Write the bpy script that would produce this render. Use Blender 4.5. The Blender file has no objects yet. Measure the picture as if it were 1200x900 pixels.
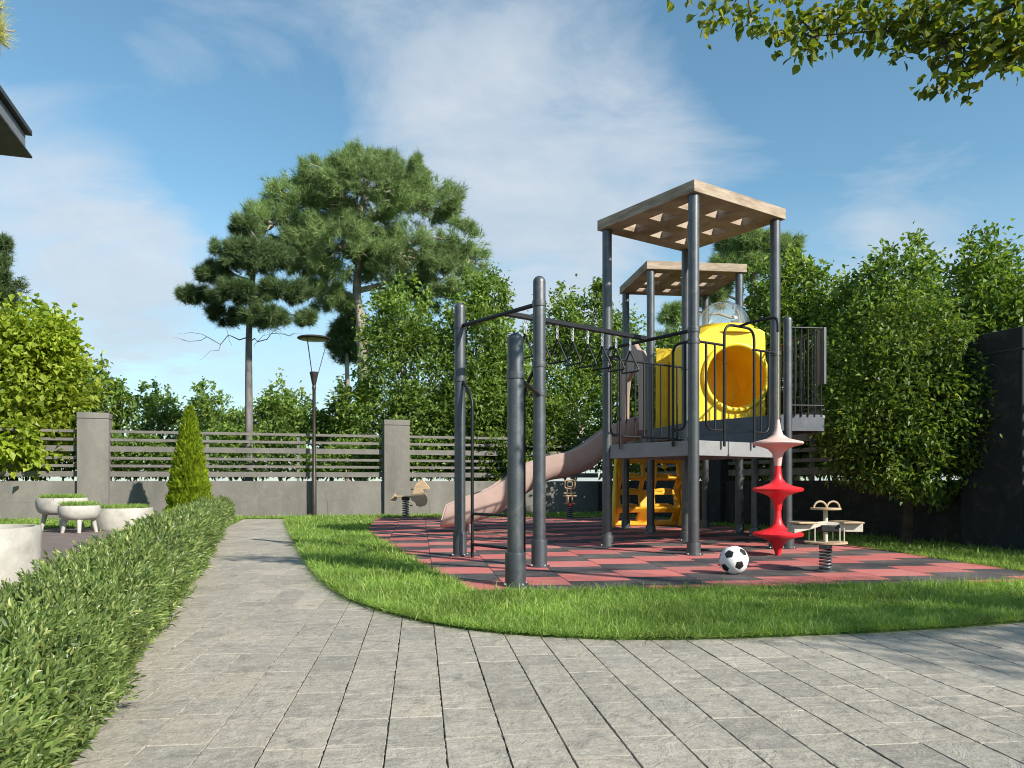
import bpy, bmesh, math, random
import numpy as np
from mathutils import Vector, Matrix
R = math.radians
C = bpy.context.scene.collection
F, H0, CX, CY = 895.0, 0.8, 600.0, 565.0        # focal (px of a 1200 wide frame), eye height, vanishing centre

def g(px, py):                                   # ground point seen at a photo position
    Z = F * H0 / (py - CY)
    return ((px - CX) / F * Z, Z)
def at(px, py, Z):                               # point at depth Z
    return np.array(((px - CX) / F * Z, Z, H0 - (py - CY) / F * Z))

A1, A2, A3 = R(6.9), R(34.5), R(17.3)            # paving axis, first tower, boundary walls
def rot2(a): return np.array(((math.cos(a), math.sin(a)), (-math.sin(a), math.cos(a))))   # rows: ex, ey
EX1, EY1 = rot2(A1); U, V = rot2(A2); EX3, EY3 = rot2(A3)

SUN_AZ, SUN_EL = R(131), R(33)                   # azimuth clockwise from +Y
SUN = np.array((math.sin(SUN_AZ) * math.cos(SUN_EL), math.cos(SUN_AZ) * math.cos(SUN_EL), math.sin(SUN_EL)))

# ------------------------------------------------------------------ materials
def new_mat(name):
    m = bpy.data.materials.new(name); m.use_nodes = True
    nt = m.node_tree; nt.nodes.clear()
    out = nt.nodes.new('ShaderNodeOutputMaterial')
    return m, nt, out
def N(nt, t, **kw):
    n = nt.nodes.new(t)
    for k, v in kw.items():
        if k in n.inputs: n.inputs[k].default_value = v
        else: setattr(n, k, v)
    return n
def L(nt, a, b): nt.links.new(a, b)
def mixc(nt, fac, a, b, mode='MIX'):
    n = nt.nodes.new('ShaderNodeMix'); n.data_type = 'RGBA'; n.blend_type = mode
    for sock, v in ((n.inputs[0], fac), (n.inputs[6], a), (n.inputs[7], b)):
        if hasattr(v, 'links'): L(nt, v, sock)
        elif isinstance(v, (int, float)): sock.default_value = v
        else: sock.default_value = (*v, 1)
    return n.outputs[2]
def math_n(nt, op, a, b=None, c=None):
    n = nt.nodes.new('ShaderNodeMath'); n.operation = op
    for i, v in enumerate((a, b, c)):
        if v is None: continue
        if hasattr(v, 'links'): L(nt, v, n.inputs[i])
        else: n.inputs[i].default_value = v
    return n.outputs[0]
def ramp(nt, src, stops):
    n = nt.nodes.new('ShaderNodeValToRGB'); e = n.color_ramp.elements
    while len(e) < len(stops): e.new(0.5)
    for el, (p, c) in zip(e, stops):
        el.position = p; el.color = (*c, 1) if not isinstance(c, (int, float)) else (c, c, c, 1)
    L(nt, src, n.inputs[0]); return n.outputs[0]
def noise(nt, scale, detail=4, rough=.55, vec=None, dist=0, scl=None):
    n = N(nt, 'ShaderNodeTexNoise', Scale=scale, Detail=detail, Roughness=rough, Distortion=dist)
    if vec is None:
        vec = nt.nodes.new('ShaderNodeTexCoord').outputs['Object']
    if scl is not None:
        mp = nt.nodes.new('ShaderNodeMapping'); mp.inputs['Scale'].default_value = scl
        L(nt, vec, mp.inputs['Vector']); vec = mp.outputs[0]
    L(nt, vec, n.inputs['Vector']); return n.outputs['Fac']

def surf(name, col, rough=.5, metal=0., var=.15, scale=6., bump=.0, bscale=60., spec=.5, col2=None, translucent=0, stretch=None, rvar=.1, coat=0, wear=0.):
    m, nt, out = new_mat(name)
    p = N(nt, 'ShaderNodeBsdfPrincipled', Metallic=metal)
    p.inputs['Specular IOR Level'].default_value = spec
    p.inputs['Coat Weight'].default_value = coat
    n1 = noise(nt, scale, 6, .6, scl=stretch)
    c2 = col2 or tuple(c * (1 - var * 1.6) for c in col)
    c1 = tuple(min(1, c * (1 + var)) for c in col)
    f = ramp(nt, n1, ((.32, 0.), (.68, 1.)))
    cc_ = mixc(nt, f, c2, c1)
    if wear:
        cc_ = mixc(nt, math_n(nt, 'MULTIPLY', ramp(nt, noise(nt, 5.5, 8, .74, dist=.8), ((.50, 0.), (.72, 1.))), wear), cc_, (.33, .30, .26))
        cc_ = mixc(nt, math_n(nt, 'MULTIPLY', ramp(nt, noise(nt, 26, 6, .8, dist=1.5, scl=(1, 1, .25)), ((.60, 0.), (.66, 1.), (.70, 0.))), wear), cc_, tuple(k * .45 for k in col))
    L(nt, cc_, p.inputs['Base Color'])
    n2 = noise(nt, scale * 3.1, 5, .65, scl=stretch)
    rr = nt.nodes.new('ShaderNodeMapRange'); rr.inputs[3].default_value = max(.04, rough - rvar); rr.inputs[4].default_value = min(1, rough + rvar)
    L(nt, n2, rr.inputs[0]); L(nt, rr.outputs[0], p.inputs['Roughness'])
    if bump:
        b = N(nt, 'ShaderNodeBump', Strength=bump, Distance=.01)
        L(nt, noise(nt, bscale, 6, .65, scl=stretch), b.inputs['Height']); L(nt, b.outputs[0], p.inputs['Normal'])
    if translucent:
        t = N(nt, 'ShaderNodeBsdfTranslucent'); t.inputs[0].default_value = (*col, 1)
        mx = N(nt, 'ShaderNodeMixShader', Fac=translucent); L(nt, p.outputs[0], mx.inputs[1]); L(nt, t.outputs[0], mx.inputs[2])
        L(nt, mx.outputs[0], out.inputs[0])
    else: L(nt, p.outputs[0], out.inputs[0])
    return m

def leaf_mat(name, cols, trans=.35, rough=.45, tcol=None, spec=.35, patch=0.6):
    m, nt, out = new_mat(name)
    rnd = nt.nodes.new('ShaderNodeNewGeometry').outputs['Random Per Island']
    n = len(cols)
    c = ramp(nt, rnd, [(i / (n - 1), k) for i, k in enumerate(cols)])
    big = ramp(nt, noise(nt, patch, 2, .5), ((.3, .72), (.7, 1.25)))
    c = mixc(nt, 1., c, big, 'MULTIPLY')
    p = N(nt, 'ShaderNodeBsdfPrincipled', Roughness=rough); p.inputs['Specular IOR Level'].default_value = spec
    L(nt, c, p.inputs['Base Color'])
    t = N(nt, 'ShaderNodeBsdfTranslucent')
    tm = mixc(nt, 1., c, tcol or (1.5, 1.45, .7), 'MULTIPLY'); L(nt, tm, t.inputs[0])
    mx = N(nt, 'ShaderNodeMixShader', Fac=trans); L(nt, p.outputs[0], mx.inputs[1]); L(nt, t.outputs[0], mx.inputs[2])
    L(nt, mx.outputs[0], out.inputs[0]); return m

M = {}
M['post'] = surf('slate_metal', (.072, .083, .098), .42, .5, .1, 4, .04, 120, .6, wear=0.22)
M['post_tower'] = surf('grey_metal', (.092, .10, .11), .40, .55, .1, 4, .04, 120, .6, wear=0.22)
M['bar'] = surf('black_metal', (.008, .009, .011), .45, 0, .1, 8, spec=.35)
M['deckmetal'] = surf('deck_metal', (.225, .235, .245), .55, .1, .1, 5, .05, 90, wear=0.3)
M['fascia'] = surf('fascia_metal', (.085, .095, .115), .5, .2, .1, 5, .05, 90, wear=0.25)
M['wood'] = surf('weathered_wood', (.36, .295, .235), .75, 0, .16, 3.0, .3, 22, .2, col2=(.20, .15, .105), stretch=(1, 1, 6))
M['yellow'] = surf('yellow_plastic', (.92, .64, .03), .38, 0, .04, 5, .03, 90, .5, translucent=.12, wear=0.16)
M['yellow2'] = surf('amber_plastic', (.80, .42, .015), .42, 0, .08, 5, .03, 90, .5, translucent=.1, wear=0.18)
M['bore'] = surf('tunnel_plastic', (.92, .60, .03), .4, 0, .04, 5, .03, 90, .4, translucent=.3)
M['mauve'] = surf('mauve_plastic', (.43, .315, .28), .5, 0, .05, 5, .03, 90, .45, wear=0.22)
M['red'] = surf('red_plastic', (.68, .018, .03), .42, 0, .06, 6, .04, 100, .45, wear=0.13)
M['blush'] = surf('blush_plastic', (.62, .44, .40), .5, 0, .06, 6, .04, 100, .4, wear=0.2)
M['ply'] = surf('plywood', (.42, .31, .20), .6, 0, .16, 9, .08, 80, .3, stretch=(1, 1, 5))
M['pale'] = surf('pale_paint', (.45, .43, .37), .5, 0, .1, 10, .05, 60)
M['spring'] = surf('spring_steel', (.14, .15, .16), .4, .7, .1, 10)
M['rope'] = surf('rope', (.30, .26, .14), .8, 0, .15, 40, .2, 200)
M['chain'] = surf('chain_steel', (.75, .77, .78), .3, .5, .05, 20)
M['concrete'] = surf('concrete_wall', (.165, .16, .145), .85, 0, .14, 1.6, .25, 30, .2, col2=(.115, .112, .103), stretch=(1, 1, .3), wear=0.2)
M['concrete_shaded'] = surf('shaded_concrete', (.026, .03, .032), .85, 0, .1, 1.2, .2, 30, .2, wear=0.12)  # side wall and gate pillar concrete, their shade put into the colour
M['slat'] = surf('slat_paint', (.135, .13, .12), .6, 0, .12, 2, .08, 40, .3, wear=0.25)
M['planter'] = surf('white_concrete', (.44, .43, .40), .8, 0, .1, 5, .3, 26, .25, col2=(.30, .295, .27), wear=0.4)
M['soil'] = surf('soil', (.05, .038, .026), .95, 0, .3, 12, .5, 40, .1)
M['roofdark'] = surf('eave_metal', (.035, .037, .042), .5, .3, .1, 3, .03, 60, wear=0.2)
M['eavegrey'] = surf('eave_fascia', (.17, .18, .20), .5, .2, .08, 3, .03, 60)
M['plaster'] = surf('house_plaster', (.55, .53, .48), .85, 0, .08, 2, .15, 40, .2)
M['lampmetal'] = surf('lamp_bronze', (.055, .048, .042), .45, .5, .15, 6)
M['lampglass'] = surf('lamp_diffuser', (.30, .31, .26), .3, .2, .1, 6)
M['bark_pine'] = surf('pine_bark', (.36, .325, .28), .9, 0, .3, 5, .7, 14, .15, col2=(.13, .11, .09), stretch=(1, 1, .35))
M['bark_slim'] = surf('slim_bark', (.17, .165, .16), .9, 0, .3, 6, .7, 16, .15, col2=(.06, .058, .058), stretch=(1, 1, .35))
M['bark'] = surf('grey_bark', (.20, .17, .13), .9, 0, .3, 6, .6, 18, .15, col2=(.08, .065, .05), stretch=(1, 1, .35))
M['bark_pale'] = surf('pale_bark', (.50, .46, .41), .85, 0, .25, 6, .5, 18, .15, col2=(.25, .22, .19), stretch=(1, 1, .35))
M['bark_dark'] = surf('dark_bark', (.075, .06, .045), .9, 0, .3, 6, .6, 18, .15)
M['twig'] = surf('green_twig', (.09, .10, .035), .8, 0, .3, 12)
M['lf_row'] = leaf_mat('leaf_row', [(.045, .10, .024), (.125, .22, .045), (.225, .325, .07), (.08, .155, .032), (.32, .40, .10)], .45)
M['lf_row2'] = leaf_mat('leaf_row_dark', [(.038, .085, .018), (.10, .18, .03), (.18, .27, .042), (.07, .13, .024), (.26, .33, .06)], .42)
M['lf_maple'] = leaf_mat('leaf_maple', [(.13, .20, .02), (.24, .32, .03), (.38, .45, .06), (.18, .26, .025)], .45)
M['lf_yard'] = leaf_mat('leaf_yard', [(.04, .09, .02), (.10, .18, .03), (.19, .28, .045), (.07, .13, .026), (.29, .36, .07)], .45)
M['lf_over'] = leaf_mat('leaf_over', [(.05, .09, .014), (.10, .15, .02), (.17, .22, .03), (.24, .24, .035)], .5)
M['lf_hedge'] = leaf_mat('leaf_hedge', [(.055, .105, .032), (.135, .205, .058), (.215, .295, .085), (.085, .145, .042), (.38, .43, .16)], .38, .38, spec=.5, patch=2.5)
M['lf_thuja'] = leaf_mat('leaf_thuja', [(.11, .19, .012), (.20, .29, .018), (.30, .37, .025)], .35)
M['lf_far'] = leaf_mat('leaf_far', [(.09, .16, .04), (.17, .27, .06), (.27, .37, .09)], .45)
M['needle'] = leaf_mat('pine_needle', [(.09, .16, .07), (.17, .26, .10), (.26, .34, .14), (.12, .20, .08)], .32, .5)
M['needle_dark'] = leaf_mat('pine_needle_dark', [(.035, .075, .036), (.075, .13, .05), (.17, .23, .08)], .27, .5)
M['needle_gold'] = leaf_mat('pine_needle_gold', [(.30, .33, .08), (.45, .45, .14), (.50, .46, .22)], .4, .5)
M['grass'] = leaf_mat('grass_blade', [(.085, .185, .034), (.195, .34, .062), (.33, .46, .10), (.135, .265, .048), (.50, .56, .21)], .44, .5, (1.3, 1.3, .6), patch=1.7)
M['grassbase'] = surf('turf', (.05, .095, .018), .95, 0, .3, 5, .4, 60, .1)
M['ground'] = surf('field', (.09, .12, .045), .95, 0, .3, .8, .3, 10, .1)
M['patio'] = surf('patio_stone', (.17, .135, .125), .6, 0, .12, 4, .15, 40, .35)
M['joint'] = surf('joint_sand', (.15, .14, .118), .95, 0, .5, 14, .4, 120, .1)

def paver_mat():
    m, nt, out = new_mat('paver_stone')
    p = N(nt, 'ShaderNodeBsdfPrincipled'); p.inputs['Specular IOR Level'].default_value = .3
    rnd = nt.nodes.new('ShaderNodeNewGeometry').outputs['Random Per Island']
    tc = nt.nodes.new('ShaderNodeTexCoord').outputs['Object']
    # every slab reads its own piece of the stone texture
    off = N(nt, 'ShaderNodeCombineXYZ'); L(nt, math_n(nt, 'MULTIPLY', rnd, 37.), off.inputs[2]); L(nt, math_n(nt, 'MULTIPLY', rnd, 11.), off.inputs[0])
    ad = N(nt, 'ShaderNodeVectorMath', operation='ADD'); L(nt, tc, ad.inputs[0]); L(nt, off.outputs[0], ad.inputs[1])
    v = ad.outputs[0]
    c = ramp(nt, rnd, ((0, (.28, .262, .225)), (.3, (.35, .326, .275)), (.55, (.385, .355, .297)), (.8, (.325, .308, .268)), (1, (.415, .378, .308))))
    veins = noise(nt, 7, 9, .66, v, 1.3, (1.15, .9, 1))
    c = mixc(nt, ramp(nt, veins, ((.33, .8), (.46, .15), (.58, 0.))), c, (.20, .193, .175))
    c = mixc(nt, ramp(nt, noise(nt, 12, 7, .68, v, 1.2, (1.1, .9, 1)), ((.50, 0.), (.68, .5))), c, (.50, .475, .425))
    c = mixc(nt, ramp(nt, noise(nt, 75, 5, .75, v), ((.36, .5), (.50, 0.))), c, (.15, .145, .135))
    stain = noise(nt, .7, 4, .6, tc)
    c = mixc(nt, 1., c, ramp(nt, stain, ((.3, .84), (.7, 1.06))), 'MULTIPLY')
    c = mixc(nt, ramp(nt, noise(nt, 2.3, 7, .72, tc, .8), ((.60, 0.), (.68, .5), (.76, .12))), c, (.20, .185, .155))
    c = mixc(nt, ramp(nt, noise(nt, 210, 2, .5, tc), ((.66, 0.), (.72, .6))), c, (.10, .095, .085))
    L(nt, c, p.inputs['Base Color'])
    rr = nt.nodes.new('ShaderNodeMapRange'); rr.inputs[3].default_value = .5; rr.inputs[4].default_value = .85
    L(nt, veins, rr.inputs[0]); L(nt, rr.outputs[0], p.inputs['Roughness'])
    h = math_n(nt, 'ADD', math_n(nt, 'MULTIPLY', noise(nt, 9, 8, .62, v, 1.2, (1.1, 1., 1)), 1.), math_n(nt, 'MULTIPLY', noise(nt, 70, 4, .7, v), .22))
    b = N(nt, 'ShaderNodeBump', Strength=.85, Distance=.012); L(nt, h, b.inputs['Height']); L(nt, b.outputs[0], p.inputs['Normal'])
    L(nt, p.outputs[0], out.inputs[0]); return m
M['paver'] = paver_mat()

def rubber_mat():
    m, nt, out = new_mat('rubber_tiles')
    p = N(nt, 'ShaderNodeBsdfPrincipled', Roughness=.82); p.inputs['Specular IOR Level'].default_value = .25
    tc = nt.nodes.new('ShaderNodeTexCoord').outputs['Object']
    s = N(nt, 'ShaderNodeSeparateXYZ'); L(nt, tc, s.inputs[0])
    xs = math_n(nt, 'DIVIDE', math_n(nt, 'SUBTRACT', s.outputs[0], .111), .52)
    col = math_n(nt, 'FLOOR', xs)
    ys = math_n(nt, 'SUBTRACT', math_n(nt, 'DIVIDE', math_n(nt, 'SUBTRACT', s.outputs[1], .48), .5), math_n(nt, 'MULTIPLY', col, .4))
    row = math_n(nt, 'FLOOR', ys)
    par = math_n(nt, 'FLOORED_MODULO', row, 2.)
    wn = N(nt, 'ShaderNodeTexWhiteNoise'); cb = N(nt, 'ShaderNodeCombineXYZ'); L(nt, col, cb.inputs[0]); L(nt, row, cb.inputs[1]); L(nt, cb.outputs[0], wn.inputs[0])
    red = mixc(nt, wn.outputs[0], (.44, .105, .10), (.55, .155, .142))
    blk = mixc(nt, wn.outputs[0], (.020, .028, .035), (.032, .042, .050))
    c = mixc(nt, par, red, blk)
    speck = noise(nt, 420, 2, .6, tc)
    c = mixc(nt, ramp(nt, speck, ((.38, .55), (.52, 0.))), c, (.06, .035, .035))
    c = mixc(nt, ramp(nt, speck, ((.58, 0.), (.72, .35))), c, (.60, .33, .31))
    c = mixc(nt, ramp(nt, noise(nt, 1.6, 5, .65, tc), ((.40, 0.), (.75, .30))), c, (.40, .34, .30))
    c = mixc(nt, ramp(nt, noise(nt, 3.5, 7, .75, tc, 1.2), ((.56, 0.), (.66, .28), (.74, .05))), c, (.17, .14, .13))
    fx = math_n(nt, 'PINGPONG', xs, .5); fy = math_n(nt, 'PINGPONG', ys, .5)
    d = math_n(nt, 'MINIMUM', fx, fy)
    j = ramp(nt, d, ((.0, 1.), (.006, 1.), (.014, 0.)))
    c = mixc(nt, math_n(nt, 'MULTIPLY', j, .75), c, (.02, .018, .018))
    L(nt, c, p.inputs['Base Color'])
    h = math_n(nt, 'SUBTRACT', math_n(nt, 'MULTIPLY', noise(nt, 300, 3, .7, tc), .25), j)
    b = N(nt, 'ShaderNodeBump', Strength=.5, Distance=.004); L(nt, h, b.inputs['Height']); L(nt, b.outputs[0], p.inputs['Normal'])
    L(nt, p.outputs[0], out.inputs[0]); return m
M['rubber'] = rubber_mat()

def glass_mat():
    m, nt, out = new_mat('clear_dome')
    lw = N(nt, 'ShaderNodeLayerWeight', Blend=.35)
    t = N(nt, 'ShaderNodeBsdfTransparent'); t.inputs[0].default_value = (.93, .96, .97, 1)
    gl = N(nt, 'ShaderNodeBsdfGlossy', Roughness=.06); gl.inputs[0].default_value = (.9, .93, .96, 1)
    f = math_n(nt, 'ADD', math_n(nt, 'MULTIPLY', lw.outputs['Facing'], .55), .10)
    mx = N(nt, 'ShaderNodeMixShader'); L(nt, f, mx.inputs[0]); L(nt, t.outputs[0], mx.inputs[1]); L(nt, gl.outputs[0], mx.inputs[2])
    L(nt, mx.outputs[0], out.inputs[0]); return m
M['glass'] = glass_mat()

# ------------------------------------------------------------------ mesh tools
def np_mesh(name, verts, quads=None, tris=None, smooth=False, material=None):
    me = bpy.data.meshes.new(name)
    v = np.asarray(verts, np.float32).reshape(-1, 3)
    q = np.zeros((0, 4), np.int32) if quads is None else np.asarray(quads, np.int32).reshape(-1, 4)
    t = np.zeros((0, 3), np.int32) if tris is None else np.asarray(tris, np.int32).reshape(-1, 3)
    me.vertices.add(len(v)); me.vertices.foreach_set('co', v.ravel())
    me.loops.add(q.size + t.size); me.loops.foreach_set('vertex_index', np.concatenate((q.ravel(), t.ravel())))
    me.polygons.add(len(q) + len(t))
    me.polygons.foreach_set('loop_start', np.concatenate((np.arange(len(q)) * 4, q.size + np.arange(len(t)) * 3)).astype(np.int32))
    me.polygons.foreach_set('use_smooth', np.full(len(q) + len(t), smooth))
    me.update(calc_edges=True)
    if material: me.materials.append(material)
    return me
def link(name, me, parent=None):
    o = bpy.data.objects.new(name, me); C.objects.link(o)
    if parent: o.parent = parent
    return o
def tag(o, label=None, cat=None, group=None, kind=None):
    if label: o['label'] = label
    if cat: o['category'] = cat
    if group: o['group'] = group
    if kind: o['kind'] = kind
    return o
def thing(name, label, cat, loc=(0, 0, 0), rz=0, group=None):
    o = bpy.data.objects.new(name, None); C.objects.link(o)
    o.empty_display_size = .2
    o.location = loc; o.rotation_euler = (0, 0, rz)
    return tag(o, label, cat, group)
def copy_tree(o, parent=None):
    c = o.copy(); C.objects.link(c)
    if parent: c.parent = parent
    for ch in list(o.children): copy_tree(ch, c)
    return c

class MB:
    def __init__(s, off=(0, 0, 0)): s.v = []; s.f = []; s.sm = []; s.off = np.array(off, float)
    def add(s, vs, fs, smooth=False):
        b = len(s.v); s.v += [tuple(np.asarray(p, float)) for p in vs]
        s.f += [tuple(i + b for i in f) for f in fs]; s.sm += [smooth] * len(fs); return s
    def tube(s, pts, r, n=10, cap=True, closed=False):
        pts = [np.asarray(p, float) for p in pts]; m = len(pts)
        rr = list(r) if hasattr(r, '__len__') else [r] * m
        tan = []
        for i in range(m):
            a = pts[i - 1] if (i > 0 or closed) else pts[0]; b = pts[(i + 1) % m] if (i < m - 1 or closed) else pts[-1]
            t = b - a; tan.append(t / (np.linalg.norm(t) + 1e-9))
        up = np.array((0, 0, 1.)) if abs(tan[0][2]) < .9 else np.array((1., 0, 0))
        a = np.cross(tan[0], up); a /= np.linalg.norm(a)
        vs = []
        for i in range(m):
            a = a - tan[i] * a.dot(tan[i]); a /= np.linalg.norm(a) + 1e-9; b = np.cross(tan[i], a)
            for k in range(n):
                t = 2 * math.pi * k / n
                vs.append(pts[i] + rr[i] * (a * math.cos(t) + b * math.sin(t)))
        fs = []
        for i in range(m if closed else m - 1):
            j = (i + 1) % m
            for k in range(n): fs.append((i * n + k, i * n + (k + 1) % n, j * n + (k + 1) % n, j * n + k))
        s.add(vs, fs, True)
        if cap and not closed:
            b = len(s.v) - m * n
            s.f.append(tuple(b + k for k in reversed(range(n)))); s.sm.append(False)
            s.f.append(tuple(b + (m - 1) * n + k for k in range(n))); s.sm.append(False)
        return s
    def lathe(s, prof, c=(0, 0, 0), n=24):
        vs = []; fs = []
        for r, z in prof:
            for k in range(n):
                t = 2 * math.pi * k / n; vs.append((c[0] + r * math.cos(t), c[1] + r * math.sin(t), c[2] + z))
        for i in range(len(prof) - 1):
            for k in range(n): fs.append((i * n + k, i * n + (k + 1) % n, (i + 1) * n + (k + 1) % n, (i + 1) * n + k))
        fs.append(tuple(reversed(range(n)))); fs.append(tuple((len(prof) - 1) * n + k for k in range(n)))
        b = len(s.v); s.add(vs, fs, True); s.sm[-1] = s.sm[-2] = False; return s
    def frame_box(s, o, ax, ay, az, dx, dy, dz):     # a box between two corners of a frame
        o = np.asarray(o, float); ax, ay, az = (np.asarray(k, float) for k in (ax, ay, az))
        vs = [o + ax * x + ay * y + az * z for z in dz for y in dy for x in dx]
        return s.add(vs, [(0, 2, 3, 1), (4, 5, 7, 6), (0, 1, 5, 4), (2, 6, 7, 3), (0, 4, 6, 2), (1, 3, 7, 5)])
    def box(s, c, size, a=0):
        e = rot2(a); h = [k / 2 for k in size]
        return s.frame_box(c, (*e[0], 0), (*e[1], 0), (0, 0, 1), (-h[0], h[0]), (-h[1], h[1]), (-h[2], h[2]))
    def prism(s, poly, o, ax, ay, az, t0, t1):        # polygon in (ax, ay) pushed along az
        o = np.asarray(o, float); ax, ay, az = (np.asarray(k, float) for k in (ax, ay, az)); n = len(poly)
        vs = [o + ax * x + ay * y + az * t0 for x, y in poly] + [o + ax * x + ay * y + az * t1 for x, y in poly]
        fs = [tuple(reversed(range(n))), tuple(range(n, 2 * n))] + [(i, (i + 1) % n, n + (i + 1) % n, n + i) for i in range(n)]
        return s.add(vs, fs)
    def cells(s, xs, ys, holes, o, ax, ay, az, t0, t1):   # slab made of a grid, with open cells
        o = np.asarray(o, float); ax, ay, az = (np.asarray(k, float) for k in (ax, ay, az))
        nx, ny = len(xs), len(ys); vid = {}; vs = []; fs = []
        def vi(i, j, k):
            if (i, j, k) not in vid:
                vid[(i, j, k)] = len(vs); vs.append(o + ax * xs[i] + ay * ys[j] + az * (t1 if k else t0))
            return vid[(i, j, k)]
        solid = lambda i, j: 0 <= i < nx - 1 and 0 <= j < ny - 1 and (i, j) not in holes
        for i in range(nx - 1):
            for j in range(ny - 1):
                if not solid(i, j): continue
                fs.append((vi(i, j, 0), vi(i, j + 1, 0), vi(i + 1, j + 1, 0), vi(i + 1, j, 0)))
                fs.append((vi(i, j, 1), vi(i + 1, j, 1), vi(i + 1, j + 1, 1), vi(i, j + 1, 1)))
                if not solid(i - 1, j): fs.append((vi(i, j, 0), vi(i, j, 1), vi(i, j + 1, 1), vi(i, j + 1, 0)))
                if not solid(i + 1, j): fs.append((vi(i + 1, j, 0), vi(i + 1, j + 1, 0), vi(i + 1, j + 1, 1), vi(i + 1, j, 1)))
                if not solid(i, j - 1): fs.append((vi(i, j, 0), vi(i + 1, j, 0), vi(i + 1, j, 1), vi(i, j, 1)))
                if not solid(i, j + 1): fs.append((vi(i, j + 1, 0), vi(i, j + 1, 1), vi(i + 1, j + 1, 1), vi(i + 1, j + 1, 0)))
        return s.add(vs, fs)
    def build(s, name, material, parent=None, bevel=0, seg=2):
        me = bpy.data.meshes.new(name)
        v = [tuple(np.array(p) - s.off) for p in s.v]
        me.from_pydata(v, [], s.f); me.polygons.foreach_set('use_smooth', s.sm)
        bm = bmesh.new(); bm.from_mesh(me); bmesh.ops.recalc_face_normals(bm, faces=bm.faces); bm.to_mesh(me); bm.free()
        me.materials.append(material); me.update(); me.set_sharp_from_angle(angle=R(42))
        o = link(name, me, parent)
        if bevel:
            b = o.modifiers.new('bevel', 'BEVEL'); b.width = bevel; b.segments = seg; b.limit_method = 'ANGLE'; b.angle_limit = R(40)
        return o
def arc(c, a, b, r, t0, t1, n=8):
    c, a, b = (np.asarray(k, float) for k in (c, a, b))
    return [c + r * (a * math.cos(t) + b * math.sin(t)) for t in np.linspace(t0, t1, n)]
def rounded(pts, r, n=6):                            # round the corners of a polyline
    pts = [np.asarray(p, float) for p in pts]; out = [pts[0]]
    for i in range(1, len(pts) - 1):
        a, b, c = pts[i - 1], pts[i], pts[i + 1]
        d1, d2 = np.linalg.norm(a - b), np.linalg.norm(c - b); q = min(r, d1 * .49, d2 * .49)
        p0, p1 = b + (a - b) / d1 * q, b + (c - b) / d2 * q
        for t in np.linspace(0, 1, n): out.append((1 - t) ** 2 * p0 + 2 * t * (1 - t) * b + t * t * p1)
    out.append(pts[-1]); return out
P3 = lambda p, z: np.array((p[0], p[1], z), float)
def in_poly(P, poly):
    x, y = P[:, 0], P[:, 1]; ins = np.zeros(len(P), bool); n = len(poly)
    for i in range(n):
        x0, y0 = poly[i]; x1, y1 = poly[(i + 1) % n]
        c = ((y0 > y) != (y1 > y)) & (x < (x1 - x0) * (y - y0) / ((y1 - y0) or 1e-9) + x0)
        ins ^= c
    return ins

# ------------------------------------------------------------------ ground
def sheet(name, poly, z, m, parent=None):
    bm = bmesh.new(); vs = [bm.verts.new((x, y, z)) for x, y in poly]; bm.faces.new(vs)
    bmesh.ops.triangulate(bm, faces=bm.faces); bmesh.ops.recalc_face_normals(bm, faces=bm.faces)
    if bm.faces[:][0].normal.z < 0: bmesh.ops.reverse_faces(bm, faces=bm.faces)
    me = bpy.data.meshes.new(name); bm.to_mesh(me); bm.free(); me.materials.append(m)
    o = link(name, me, parent); o['kind'] = 'structure'; return o
def slab(name, poly, z0, z1, m):
    mb = MB(); mb.prism(poly, (0, 0, 0), (1, 0, 0), (0, 1, 0), (0, 0, 1), z0, z1)
    o = mb.build(name, m); o['kind'] = 'structure'; return o

sheet('ground', [(-900, -300), (900, -300), (900, 1500), (-900, 1500)], -.06, M['ground'])

WP2 = np.array((-2.77, 18.2)); CORNER = WP2 + EX3 * 5.35
curve_px = [(335, 608.2), (338, 618), (345, 632), (358, 655), (378, 680), (405, 700), (440, 714), (490, 727.5), (545, 737.5), (610, 744.5), (690, 749), (770, 750), (860, 748.5), (950, 745), (1050, 740), (1130, 735), (1200, 729), (1400, 712)]
def smooth_curve(pts, k=6):
    pts = [np.asarray(p, float) for p in pts]; out = []
    for i in range(len(pts) - 1):
        p0, p1, p2, p3 = pts[max(i - 1, 0)], pts[i], pts[i + 1], pts[min(i + 2, len(pts) - 1)]
        for t in np.linspace(0, 1, k, endpoint=False):
            out.append(.5 * ((2 * p1) + (-p0 + p2) * t + (2 * p0 - 5 * p1 + 4 * p2 - p3) * t * t + (-p0 + 3 * p1 - 3 * p2 + p3) * t ** 3))
    out.append(pts[-1]); return out
curve = smooth_curve([g(*p) for p in curve_px])
wr = lambda s: CORNER - EY3 * s                       # along the right wall, from the far corner
wb = lambda s: CORNER - EX3 * s                       # along the back wall, to the left
lawn_poly = [tuple(p) for p in curve] + [tuple(wr(16.5)), tuple(wr(0)), tuple(wb(8.6)), tuple(np.array(g(262, 608.2)))]
lawn_poly = lawn_poly
slab('lawn', lawn_poly, -.05, .010, M['grassbase'])
strip_poly = [tuple(wb(8.7)), tuple(wb(22)), tuple(wb(22) - EY3 * 3.3), tuple(wb(8.9) - EY3 * 3.3)]
slab('lawn', strip_poly, -.05, .010, M['grassbase'])
hx = lambda Z: -.52 - .338 * Z                        # path side of the hedge
slab('patio', [(hx(1) - .5, 1), (hx(13.6) - .5, 13.6), tuple(wb(8.9) - EY3 * 3.31), tuple(wb(22) - EY3 * 3.31), (-18, 1)], -.05, .004, M['patio'])
slab('hedge_bed', [(hx(.3) - .07, .3), (hx(15.6) - .07, 15.6), (hx(15.6) - .47, 15.6), (hx(.3) - .47, .3)], -.05, .016, M['soil'])

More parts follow.
